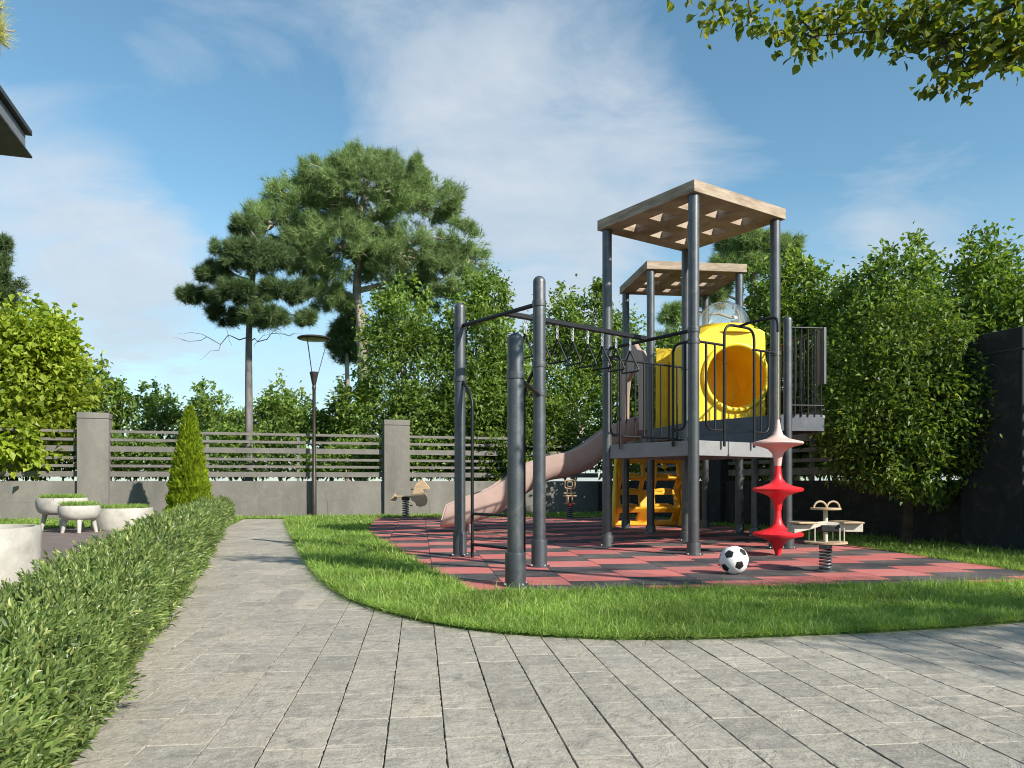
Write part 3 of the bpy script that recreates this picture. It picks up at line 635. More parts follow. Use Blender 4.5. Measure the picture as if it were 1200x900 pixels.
# overhanging tree at the right, trunk outside the frame
def over_tree():
    rng = np.random.default_rng(51); base = np.array((7.4, 1.1, 0.))
    t = thing('overhanging_tree', 'broadleaf branches hanging into the top right corner of the photo', 'tree', base)
    mb = MB(base); fork = base + (-.3, .1, 3.1)
    limb(mb, base - (0, 0, .05), fork, .17, .13, rng, 7, .1)
    sprays = []                                       # (end point, radius, leaves)
    def sp(px, py, Z, r, n): sprays.append((at(px, py, Z), r, int(n * (.68 if px < 1050 else .8))))
    for px, py, Z, r, n in ((800, -8, 4.5, .10, 26), (835, 22, 4.4, .10, 60), (862, 12, 4.45, .09, 46), (880, 26, 4.4, .09, 60), (905, 38, 4.35, .11, 90), (935, 20, 4.4, .10, 60), (955, 45, 4.3, .11, 90), (940, 60, 4.25, .06, 34), (965, 25, 4.3, .1, 60), (985, 8, 4.3, .13, 80), (1010, 32, 4.2, .13, 110), (1030, 55, 4.1, .06, 22), (1040, 12, 4.2, .13, 90),
                             (1065, 30, 4.1, .14, 120), (1058, 62, 4.05, .06, 26), (1090, 10, 4.1, .15, 130), (1105, 45, 4.0, .13, 120), (1125, 75, 3.95, .11, 60), (1130, 20, 4., .16, 150), (1110, 102, 3.9, .08, 30), (1090, 95, 3.95, .07, 26), (1140, 92, 3.9, .06, 14), (1135, 112, 3.9, .05, 9), (1160, 50, 3.9, .15, 150),
                             (1185, 20, 3.9, .16, 160), (1190, 62, 3.85, .11, 80), (1178, 82, 3.8, .05, 14), (1210, 40, 3.8, .18, 160), (930, -25, 4.4, .2, 120), (1020, -30, 4.3, .22, 160), (1110, -40, 4.2, .25, 200), (1190, -40, 4., .25, 200)):
        sp(px, py, Z, r, n)
    main = [fork, np.array((5.0, 2.6, 4.0)), at(1190, -45, 4.0), at(1060, -38, 4.2), at(950, -28, 4.4), at(815, -22, 4.5)]
    mp = smooth_curve(main, 8); mb.tube(mp, list(np.linspace(.07, .004, len(mp))), 8)
    m2 = smooth_curve([mp[12], at(1150, 25, 3.95), at(1080, 35, 4.1), at(1020, 37, 4.2), at(960, 42, 4.3)], 7); mb.tube(m2, list(np.linspace(.013, .003, len(m2))), 7)
    for e, r, n in sprays:
        s = min(mp + m2, key=lambda p: np.linalg.norm(p - e)); limb(mb, s, e, .008, .003, rng, 5, .2)
    nfoc = len(sprays)
    for k in range(60):                              # the rest of the crown, right of and above the frame
        d = unit(rng.normal(0, 1, 3)); c = np.array((7.5, .1, 4.6)) + d * np.array((1.7, 1.7, 1.2)) * rng.uniform(.45, 1.)
        if abs(c[0] / max(c[1], .4)) < .78 and c[1] > 0 and (CY - (c[2] - .8) / c[1] * F) > -110: continue
        sprays.append((c, rng.uniform(.25, .42), 90))
    for e, r, n in sprays[nfoc:]:
        s = fork + (e - fork) * .35 + (0, 0, .2)
        limb(mb, s, e, .02, .004, rng, 5, .15)
    mb.build('trunk', M['bark_dark'], t)
    P = np.concatenate([e + rng.normal(0, r * .48, (n, 3)) * (1, 1, .8) for e, r, n in sprays]); ctr = np.concatenate([np.repeat(e[None], n, 0) for e, r, n in sprays])
    D = unit(unit(P - ctr) * .7 + rng.normal(0, .6, P.shape) + np.array((0, 0, -.25)))
    Ls = .052 * rng.uniform(.65, 1.2, len(P))
    v, q_, t_ = leaves(P, D, Ls, Ls * .95, rng, True, .2, .3)
    link('crown', np_mesh('crown', v - base, q_, t_, material=M['lf_over']), t)
over_tree()

# thuja
def thuja():
    rng = np.random.default_rng(61); b = np.array(((222 - CX) / F * 14.9, 14.9, 0.))
    t = thing('thuja', 'bright lime green conical thuja at the far end of the hedge', 'conifer', b)
    mb = MB(b); mb.tube([b - (0, 0, .05), b + (0, 0, 1.9)], [.05, .01], 8).build('trunk', M['bark'], t)
    n = 15000; h = rng.random(n) ** .75; z = .06 + 2.2 * (1 - (1 - h) ** 1.0); z = .06 + 2.2 * rng.beta(1.1, 1.7, n)
    f = z / 2.28; rr = .44 * np.clip(1 - f, 0, 1) ** .8 * (1 - .06 * np.sin(9 * f * 6.28)) * np.clip(.75 + f * 4, 0, 1)
    a = rng.uniform(0, 2 * np.pi, n); lump = 1 + .10 * np.sin(a * 5 + z * 9) * np.sin(z * 13 + a * 2)
    rad = rr * lump * (1 - .35 * rng.random(n) ** 2)
    P = np.stack((b[0] + rad * np.cos(a), b[1] + rad * np.sin(a), z), -1)
    D = unit(np.stack((np.cos(a), np.sin(a), np.full(n, 1.5)), -1) + rng.normal(0, .4, (n, 3)))
    Ls = .095 * rng.uniform(.6, 1.2, n)
    v, q_, t_ = leaves(P, D, Ls, Ls * .38, rng, False, -.1)
    link('crown', np_mesh('crown', v - b, q_, t_, material=M['lf_thuja']), t)
thuja()

# hedge
def hedge():
    rng = np.random.default_rng(71); b = np.array((hx(6) - .22, 6., 0.))
    t = thing('hedge', 'long low clipped green hedge along the left side of the path', 'hedge', b)
    dirh = unit(np.array((-.338, 1.))); nrm = np.array((dirh[1], -dirh[0])); o = np.array((hx(.3), .3)); Lh = 16.1
    n = 70000
    s = Lh * rng.random(n) ** 1.0; Zs = o[1] + s * dirh[1]
    keep = rng.random(n) < np.clip(2.6 / Zs, .12, 1) ** .9; s = s[keep]; Zs = Zs[keep]; n = len(s)
    # inner leaves fill the body thinly; leafy upright sprigs make the surface
    th = rng.uniform(-.1, 1.1, n) * np.pi; sh = .92 - .5 * rng.random(n)
    hw = .18 * sh; ht = .20 * sh
    cx = np.sign(np.cos(th)) * np.abs(np.cos(th)) ** .6 * hw; cz = .18 + np.sign(np.sin(th)) * np.abs(np.sin(th)) ** .7 * ht
    low = rng.random(n) < .3; cz = np.where(low, rng.uniform(.02, .3, n), cz); cx = np.where(low, rng.uniform(-.17, .18, n), cx)
    P = np.zeros((n, 3)); P[:, :2] = o + s[:, None] * dirh + (cx - .19)[:, None] * nrm; P[:, 2] = np.maximum(cz, .02)
    D = unit(np.array((0, 0, .6)) + rng.normal(0, .7, (n, 3)))
    sc = np.clip(Zs / 3.2, .8, 2.3); Ls = .044 * rng.uniform(.6, 1.2, n) * sc ** .8
    v, q_, t_ = leaves(P, D, Ls, Ls * .27, rng, True, .2, .5)
    Vs, Q, T = [v], [q_], [t_]; base = len(v)
    m = 16000; ss = Lh * rng.random(m); Zq = o[1] + ss * dirh[1]; kp = rng.random(m) < np.clip(3.2 / Zq, .2, 1) ** .8; ss = ss[kp]; Zq = Zq[kp]; m = len(ss)
    th = rng.uniform(-.08, 1.08, m) * np.pi; bump_ = 1 + .10 * np.sin(ss * 4.1 + 1.) * np.sin(th * 3 + ss * 2.3) + .07 * np.sin(ss * 11.3 + th * 4)
    cx = np.sign(np.cos(th)) * np.abs(np.cos(th)) ** .6 * .185 * bump_; cz = .15 + np.sign(np.sin(th)) * np.abs(np.sin(th)) ** .7 * .205 * bump_
    lo = rng.random(m) < .42; cz = np.where(lo, rng.uniform(.015, .3, m), cz); cx = np.where(lo, np.where(rng.random(m) < .75, 1, -1) * rng.uniform(.15, .20, m), cx)
    B = np.zeros((m, 3)); B[:, :2] = o + ss[:, None] * dirh + (cx - .19)[:, None] * nrm; B[:, 2] = np.maximum(cz - .03, .0)
    ou = np.zeros((m, 3)); ou[:, :2] = nrm * (cx / .2)[:, None]; ou[:, 2] = .9
    A = unit(ou * (.5, .5, 1.15) + rng.normal(0, .26, (m, 3))); k = 13; f = (np.arange(k) + .5) / k
    sl_ = .118 * rng.uniform(.6, 1.35, m) * np.clip(Zq / 3., .9, 1.7) ** .5
    PP = B[:, None] + A[:, None] * (sl_[:, None] * f)[..., None]
    ang = (np.arange(k) * 2.4)[None] + rng.uniform(0, 6.28, (m, 1)); e1 = unit(np.cross(A, (0.3, .2, .1))); e2 = np.cross(A, e1)
    side = e1[:, None] * np.cos(ang)[..., None] + e2[:, None] * np.sin(ang)[..., None]
    DD = side * (1.05 - .75 * f)[None, :, None] + A[:, None] * (.75 + .7 * f)[None, :, None] + rng.normal(0, .14, (m, k, 3))
    LL = .050 * (1.0 - .35 * np.abs(f - .45) * 2)[None] * rng.uniform(.75, 1.2, (m, k)) * np.clip(Zq / 3.2, .85, 1.9)[:, None] ** .8
    v, q_, t_ = leaves(PP.reshape(-1, 3), DD.reshape(-1, 3), LL.ravel(), LL.ravel() * .29, rng, True, .3, .5)
    Vs.append(v); Q.append(q_ + base); T.append(t_ + base); base += len(v); n += m * k
    # shoots that stick out of the top
    mb = MB(b); ns = 700; ss = Lh * rng.random(ns) ** 1.6
    Pl, Dl, Ll = [], [], []
    for k in range(ns):
        e = np.zeros(3); e[:2] = o + ss[k] * dirh + nrm * (rng.uniform(-.18, .2) - .19); e[2] = .33
        top = e + np.array((rng.normal(0, .03), rng.normal(0, .03), rng.gamma(4, .022)))
        mb.tube([e, (e + top) / 2, top], [.002, .0016, .001], 5)
        for j in range(12):
            f = j / 12; a = j * 2.4 + k
            Pl.append(e + (top - e) * f); Dl.append((math.cos(a) * (1 - .6 * f), math.sin(a) * (1 - .6 * f), .5 + f)); Ll.append(.04 * (1 - .35 * f) * max(.85, e[1] / 3.6) ** .5)
    v, q_, t_ = leaves(np.array(Pl), np.array(Dl) + rng.normal(0, .12, (len(Pl), 3)), np.array(Ll), np.array(Ll) * .32, rng, True, .15, .5)
    Vs.append(v); Q.append(q_ + base); T.append(t_ + base)
    link('foliage', np_mesh('foliage', np.concatenate(Vs) - b, np.concatenate(Q), np.concatenate(T), material=M['lf_hedge']), t)
    for k in range(520):
        s_ = Lh * rng.random() ** 1.3; e = np.zeros(3); e[:2] = o + s_ * dirh + nrm * (rng.uniform(-.16, .16) - .19)
        q2 = e + np.array((rng.normal(0, .03), rng.normal(0, .03), rng.uniform(.2, .36))); limb(mb, e, q2, .006, .002, rng, 4, .2)
    mb.build('stems', M['twig'], t)['kind'] = 'stuff'
    print('hedge leaves', n)
hedge()

# ------------------------------------------------------------------ boundary walls
def wall_run(name, label, o, ax, n, s0, s1, pillars, mw, ms, posts=(), hwall=.826, gaps=True, pillar_h=2.27):
    """o + ax*s along the wall; n points into the yard"""
    o3, ax3, n3 = P3(o, 0), P3(ax, 0), P3(n, 0); zz = (0, 0, 1)
    root = o3 + ax3 * (s0 + s1) / 2
    t = thing(name, label, 'boundary wall', root); mk = lambda: MB(root)
    ends = [s0] + [e for p in pillars for e in (p - .3, p + .3)] + [s1]
    mb = mk(); cp = mk()
    mb.frame_box(o3, ax3, n3, zz, (s0, s1), (-.10, .10), (-.05, hwall - .46 + .005))
    mb.frame_box(o3, ax3, n3, zz, (s0, s1), (-.10, .094), (hwall - .455, hwall))
    mb.build('wall_base', mw, t, .004)
    # vertical panel joints
    j = mk(); k = s0 + 1.2
    while k < s1:
        j.frame_box(o3, ax3, n3, zz, (k, k + .007), (.1005, .1025), (0, .36)); k += 2.4
    j.build('panel_joint', M['soil'], t)
    for p in pillars:
        b = mk(); b.frame_box(o3, ax3, n3, zz, (p - .3, p + .3), (-.17, .20), (-.05, pillar_h - .135)); b.frame_box(o3, ax3, n3, zz, (p - .304, p + .304), (-.174, .204), (pillar_h - .125, pillar_h))
        b.frame_box(o3, ax3, n3, zz, (p - .29, p + .29), (-.16, .19), (pillar_h - .14, pillar_h - .12))
        b.build('pillar', mw, t, .008)
    for a, c in zip(ends[::2], ends[1::2]):
        if c - a < .2: continue
        s = mk()
        for z, h in ((1.884, .06), (1.707, .06), (1.512, .12), (1.313, .06), (1.148, .06), (.973, .115)):
            s.frame_box(o3, ax3, n3, zz, (a - .02, c + .02), (.0, .035), (z - h / 2, z + h / 2))
        s.build('slat_panel', ms, t, .003)
        nseg = max(1, round((c - a) / 2.1))
        for i in range(1, nseg):
            x = a + (c - a) * i / nseg
            r_ = mk(); r_.frame_box(o3, ax3, n3, zz, (x - .03, x + .03), (-.062, -.002), (hwall - .01, 1.91)); r_.build('fence_post', ms, t)
    return t
wall_run('boundary_wall', 'concrete back wall with square pillars and horizontal grey slats', WP2, EX3, -EY3, -22, 5.2, [-19.3, -12.88, -6.42, 0], M['concrete'], M['slat'])
# right wall, from the far corner towards the viewer
rw = wall_run('boundary_wall', 'shaded dark side wall behind the round yard tree', CORNER, -EY3, -EX3, -.05, 17.0, [5.5], M['concrete_shaded'], M['slat'])
gp = wr(11.35)
def gate_pillar():
    o3, ax3, n3 = P3(CORNER, 0), P3(-EY3, 0), P3(-EX3, 0); root = P3(gp, 0)
    t = thing('gate_pillar', 'tall dark chamfered gate pillar at the right edge', 'pillar', root)
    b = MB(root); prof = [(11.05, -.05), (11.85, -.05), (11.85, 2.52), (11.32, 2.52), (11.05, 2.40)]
    b.prism(prof, o3, ax3, (0, 0, 1), n3, -.30, .26); b.build('shaft', M['concrete_shaded'], t, .012)
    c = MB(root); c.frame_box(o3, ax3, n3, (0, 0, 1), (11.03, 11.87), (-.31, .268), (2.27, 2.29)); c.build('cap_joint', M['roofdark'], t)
gate_pillar()

# ------------------------------------------------------------------ house eave (left), lamp, planters
def house():
    c = at(38, 157, 8.); cx, cy, zt = c; zb = at(38, 186, 8.)[2]; root = np.array((cx - 3.5 * EX3[0] + 2.5 * EY3[0] * -1, cy - 3.5, 0.))
    t = thing('house', 'dark flat eave of a house cutting into the left edge', 'house', root)
    o = np.array((cx, cy, 0.)); ax, ay = -P3(EX3, 0), -P3(EY3, 0)
    mk = lambda: MB(root)
    mk().frame_box(o, ax, ay, (0, 0, 1), (.05, 7), (.05, 7.5), (zb + .028, zt - .028)).build('fascia', M['eavegrey'], t, .004)
    mk().frame_box(o, ax, ay, (0, 0, 1), (0, 7), (0, 7.5), (zt - .025, zt + .03)).build('roof', M['roofdark'], t, .006)
    mk().frame_box(o, ax, ay, (0, 0, 1), (.0, 7), (.0, 7.5), (zb, zb + .025)).build('soffit', M['roofdark'], t, .004)
    mk().frame_box(o, ax, ay, (0, 0, 1), (1.6, 6.9), (1.5, 7.4), (-.05, zb)).build('wall', M['plaster'], t)
house()

def lamp():
    Z = 17.4; x = (368 - CX) / F * Z; b = np.array((x, Z, 0.))
    t = thing('street_lamp', 'tall slender lamp post with a flat disc shade before the back wall', 'lamp', b)
    k = Z / F
    mk = lambda: MB()
    mk().lathe([(.075, 0), (.075, .03), (.058, .04), (.056, 1.0), (.04, 1.04), (.038, 2.9), (.045, 2.92), (.045, 2.98), (.035, 3.0)], n=16).build('pole', M['lampmetal'], t)
    mk().lathe([(.03, 2.98), (.05, 3.05), (.10, 3.30), (.09, 3.31), (.02, 3.31)], n=20).build('light_cup', M['lampmetal'], t)
    for a in (.25, .25 + 2.1, .25 + 4.2):
        mk().tube([(.095 * math.cos(a), .095 * math.sin(a), 3.29), (.30 * math.cos(a), .30 * math.sin(a), 4.06)], .0085, 6).build('support_rod', M['lampmetal'], t)
    sh = mk().lathe([(.02, 4.055), (.34, 4.05), (.372, 4.062), (.375, 4.08), (.34, 4.10), (.06, 4.14), (.0, 4.145)], n=40).build('lamp_shade', M['lampmetal'], t)
    mk().lathe([(.0, 4.035), (.07, 4.035), (.28, 4.044), (.29, 4.048)], n=32).build('reflector', M['lampglass'], sh)
lamp()

def tuft_top(b, r, z, rng, t, n=2600, h=.105):
    a = rng.uniform(0, 2 * np.pi, n); q = r * np.sqrt(rng.random(n)); P = np.stack((q * np.cos(a), q * np.sin(a)), -1)
    v, q_, t_ = blades(P, rng.uniform(.5, 1.3, n) * h, np.full(n, .011), rng, .6, z)
    link('plants', np_mesh('plants', v, q_, t_, material=M['grass']), t)
def planter(label, px, Z, r, zt, zb, legs, seed, drum=False, plants=True):
    rng = np.random.default_rng(seed); b = np.array(((px - CX) / F * Z, Z, .004))
    t = thing('planter', label, 'planter', b, 0, 'round white planters on the patio'); hgt = zt - zb
    if drum: prof = [(r * .93, zb), (r * .99, zb + .04), (r, zt - .02), (r * .995, zt), (r * .90, zt), (r * .89, zt - .06), (0.01, zt - .06)]
    else: prof = [(r * .2, zb), (r * .72, zb), (r * .90, zb + hgt * .16), (r * .985, zb + hgt * .42), (r, zt - hgt * .25), (r * .97, zt - .01), (r * .95, zt), (r * .86, zt), (r * .85, zt - .06), (0.01, zt - .06)]
    MB().lathe(prof, n=40).build('bowl', M['planter'], t)
    MB().lathe([(r * .86, zt - .062), (r * .85, zt - .045), (r * .4, zt - .025), (.01, zt - .02)], n=30).build('soil', M['soil'], t)
    for i in range(legs):
        a = 2 * math.pi * i / legs + .5
        MB().tube([(r * .62 * math.cos(a), r * .62 * math.sin(a), zb + .03), (r * .78 * math.cos(a), r * .78 * math.sin(a), 0)], [.040, .026], 12).build('leg', M['planter'], t)
    if plants: tuft_top(b, r * .84, zt - .04, rng, t)
planter('white bowl planter on legs, the one farthest back', 73, 12.7, .385, .535, .26, 4, 1)
planter('small white bowl planter on splayed legs, in front of the other bowl', 93, 12.05, .30, .43, .205, 4, 2)
planter('low white drum planter without legs beside the small bowl planter', 143.5, 12.85, .47, .365, .0, 0, 3, True)
planter('large bare white planter cut by the left edge behind the hedge', -32, 5.95, .46, .445, .0, 0, 4, True, False)

# ------------------------------------------------------------------ play structure
S1, S2 = 1.38, 1.39
PN = np.array((1.937, 8.14)); PR_ = PN + U * S1; PL_ = PN + V * S1; PF = PN + U * S1 + V * S1
QN = np.array((2.08, 11.46)); QR = QN + EX1 * S2; QL = QN + EY1 * S2; QF = QN + EX1 * S2 + EY1 * S2
B1, B2, B3 = np.array((-.548, 8.04)), np.array((.026, 5.73)), np.array((.251, 7.02))
ROOT = np.array((*PN, 0.))
play = thing('play_structure', 'grey and yellow play structure with two canopy roofs, slide and climbing bars', 'play structure', ROOT)
mk = lambda: MB(ROOT)
TZ = .024
def post(p, top, r=.058, boot=.13, br=.074, dome=True, m='post_tower', collars=()):
    p3 = P3(p, 0)
    prof = [(r, TZ), (r, top - (r if dome else 0))]
    if dome: prof += [(r * math.cos(a), top - r + r * math.sin(a)) for a in np.linspace(.2, 1.5, 7)]
    o = mk().lathe(prof, p3, 24).build('post', M[m], play)
    b = mk().lathe([(br * 1.36, TZ), (br * 1.36, TZ + .012), (br * 1.02, TZ + .016), (br, TZ + .03), (br, TZ + boot - .015), (br * .97, TZ + boot), (r * .9, TZ + boot + .004)], p3, 24).build('foot_sleeve', M[m], o)
    for a in range(4):
        t = a * math.pi / 2 + .6; c = p3 + (br * 1.2 * math.cos(t), br * 1.2 * math.sin(t), TZ)
        mk().lathe([(.009, .012), (.009, .022), (.003, .025)], c, 6).build('bolt', M['chain'], o)
    for z in collars:
        mk().lathe([(r * .98, z - .03), (r * 1.12, z - .026), (r * 1.14, z), (r * 1.12, z + .026), (r * .98, z + .03)], p3, 24).build('collar', M[m], o)
    return o
ZR1, ZR2 = 3.985, 4.10
for p, cl in ((PN, (2.42, 2.30)), (PR_, (2.30,)), (PL_, (2.43, 2.30)), (PF, (2.30,))): post(p, ZR1 - .135, dome=False, collars=cl)
for p in (QN, QR, QL, QF): post(p, ZR2 - .135, dome=False)
post(B1, 2.69, boot=.25, br=.073, m='post', collars=(2.44, 1.88))
post(B3, 2.695, boot=.25, br=.073, m='post', collars=(2.44, 1.88, 1.615))
post(B2, 1.92, r=.061, boot=.25, br=.078, m='post', collars=(1.60,))
D3 = PR_ + EX1 * .17; post(D3 + EY1 * .03, 2.75, r=.05)
D4 = PR_ + EX1 * .62
post(D4 + EY1 * 1.9, 2.70, r=.05)

def roof(o, ex, ey, s, zt):
    ov = .085; L0 = s + 2 * ov; h = .225; gaps = (L0 - 3 * h) / 4
    xs = [0]
    for i in range(3): xs += [xs[-1] + gaps, xs[-1] + gaps + h]
    xs.append(L0)
    holes = {(i, j) for i in (1, 3, 5) for j in (1, 3, 5)}
    c = P3(o - ex * ov - ey * ov, 0)
    return mk().cells(xs, xs, holes, c, P3(ex, 0), P3(ey, 0), (0, 0, 1), zt - .125, zt).build('roof', M['wood'], play, .006)
roof(PN, U, V, S1, ZR1); roof(QN, EX1, EY1, S2, ZR2)

# decks
def deck(poly, z0, z1, m='deckmetal'):
    d = mk().prism(poly, (0, 0, 0), (1, 0, 0), (0, 1, 0), (0, 0, 1), z1 - .035, z1).build('deck', M['deckmetal'], play, .004)
    f = mk(); n = len(poly); ar = sum(poly[i][0] * poly[(i + 1) % n][1] - poly[(i + 1) % n][0] * poly[i][1] for i in range(n))
    for i in range(n):
        a, b = np.array(poly[i]), np.array(poly[(i + 1) % n]); e = unit(b - a); nr = np.array((e[1], -e[0])) * (1 if ar > 0 else -1)
        f.frame_box(P3(a, 0), P3(e, 0), P3(nr, 0), (0, 0, 1), (.03, np.linalg.norm(b - a) - .03), (-.035, .006), (z0, z1 + .008))
    f.build('fascia', M[m], d, .004); return d
deck([tuple(PN), tuple(PR_), tuple(PF), tuple(PL_)], 1.085, 1.24)
ZD2 = 1.585
deck([tuple(PF + U * .06), tuple(PR_ + U * .06), tuple(D4), tuple(D4 + EY1 * 2.0), tuple(QR), tuple(QN)], 1.40, ZD2, 'fascia')  # darker metal carries the dappled shade of this deck in its colour
deck([tuple(QN), tuple(QR), tuple(QF), tuple(QL)], 1.40, ZD2)
# riser between the two levels
mk().frame_box(P3(PR_ + V * .07, 0), P3(V, 0), P3(U, 0), (0, 0, 1), (0, S1 - .14), (.0, .02), (1.25, 1.398)).build('riser', M['fascia'], play, .003)

rb_ = .0135
def rail(pts, r=rb_): return mk().tube(pts, r, 10)
def on(o, d, t, z): return P3(o + d * t, z)
# near right side of the first tower: side rails and the arch
def side_rail(o, d, t0, t1, inner, zt=2.30, zb=1.365):
    m_ = mk(); sgn = 1 if t1 > t0 else -1
    m_.tube(rounded([on(o, d, t0, zt), on(o, d, t1, zt)], .05), rb_, 10)
    m_.tube(rounded([on(o, d, t0 + sgn * .10, zt), on(o, d, t0 + sgn * .10, zb), on(o, d, t1, zb)], .10), rb_, 10)
    for t in inner: m_.tube([on(o, d, t, zt), on(o, d, t, zb)], rb_ * .85, 8)
    return m_.build('guard_rail', M['bar'], play)
off = -V * .03
side_rail(PN + off, U, .06, .435, (.30,)); side_rail(PN + off, U, 1.32, .941, (1.08,))
mk().tube(rounded([on(PN + off * 1.5, U, .435, 1.19), on(PN + off * 1.5, U, .435, 2.53), on(PN + off * 1.5, U, .941, 2.53), on(PN + off * 1.5, U, .941, 1.19)], .14, 8), .0155, 10).build('arch_rail', M['bar'], play)
mid = PN + off * 1.5 + U * .688
mk().tube(rounded([P3(mid, 2.53), P3(mid - V * .12, 2.55), P3(mid - V * .50, 2.55), P3(mid - V * .50, 2.39)], .11, 8), .0155, 10).build('hanger_arm', M['bar'], play)
TOT = mid - V * .50
# near left side: open, with a hoop at each post
offl = -U * .03
for a, b in ((.05, .27), (S1 - .05, 1.115)):
    s = 1 if b > a else -1
    m_ = mk(); m_.tube(rounded([on(PN + offl, V, a, 2.30), on(PN + offl, V, b, 2.30), on(PN + offl, V, b, 1.19)], .11, 8), .0155, 10)
    m_.tube(rounded([on(PN + offl, V, a + s * .05, 2.30), on(PN + offl, V, a + s * .05, 1.365), on(PN + offl, V, b, 1.365)], .11, 8), rb_, 10)
    m_.build('guard_hoop', M['bar'], play)
# far left side
m_ = mk(); m_.tube([on(PL_, U, .05, 2.305), on(PL_, U, S1 - .05, 2.305)], rb_, 10); m_.tube([on(PL_, U, .05, 1.365), on(PL_, U, S1 - .05, 1.365)], rb_, 10)
for t in np.linspace(.17, S1 - .17, 8): m_.tube([on(PL_, U, t, 1.365), on(PL_, U, t, 2.305)], .011, 8)
m_.build('guard_rail', M['bar'], play)
# bar railing of the right hand deck
def bar_rail(a, b, step, z0, z1):
    m_ = mk(); ln = np.linalg.norm(b - a); e = (b - a) / ln
    m_.tube([P3(a, z1), P3(b, z1)], .014, 10); m_.tube([P3(a, z0), P3(b, z0)], .012, 10)
    for t in np.arange(step / 2, ln, step): m_.tube([P3(a + e * t, z0 - .13), P3(a + e * t, z1)], .0095, 8)
    m_.build('guard_rail', M['bar'], play)
bar_rail(D3 + EX1 * .03, D4 - EX1 * .02, .082, 1.70, 2.61)
bar_rail(D4 + EY1 * .05, D4 + EY1 * 1.9, .10, 1.70, 2.61)
mk().frame_box(P3(D4, 0), P3(EX1, 0), P3(EY1, 0), (0, 0, 1), (-.035, .0), (-.03, .12), (1.95, 2.62)).build('rail_plate', M['fascia'], play, .006)

# overhead bars
mk().tube([P3(B1, 2.44), P3(B3, 2.44)], .021, 12).build('overhead_bar', M['bar'], play)
mk().tube([P3(PN, 2.42), P3(PL_, 2.42)], .021, 12).build('overhead_bar', M['bar'], play)
r0_, r1_ = B1 + (B3 - B1) * .608, PN + (PL_ - PN) * .52
mk().frame_box(P3(r0_, 2.44), P3(unit(r1_ - r0_), 0), P3(np.array((-unit(r1_ - r0_)[1], unit(r1_ - r0_)[0])), 0), (0, 0, 1), (0, np.linalg.norm(r1_ - r0_)), (-.03, .03), (-.024, .024)).build('ring_beam', M['bar'], play, .006)
mk().tube([P3(B2, 1.60), P3(B3, 1.60)], .019, 12).build('pull_up_bar', M['bar'], play)
# ladder between two bar posts
lt = unit(B3 - B1); la, lbp = B1 + lt * .225, B3 - lt * .225
mk().tube(rounded([P3(B1, 1.88), P3(B1 + lt * .05, 1.86), P3(la, 1.68), P3(la, TZ)], .12, 8), .0165, 10).build('ladder_rail', M['bar'], play)
mk().tube(rounded([P3(B3, 1.88), P3(B3 - lt * .05, 1.86), P3(lbp, 1.68), P3(lbp, TZ)], .12, 8), .0165, 10).build('ladder_rail', M['bar'], play)
for z in (.16, .475): mk().tube([P3(la, z), P3(lbp, z)], .0155, 10).build('rung', M['bar'], play)

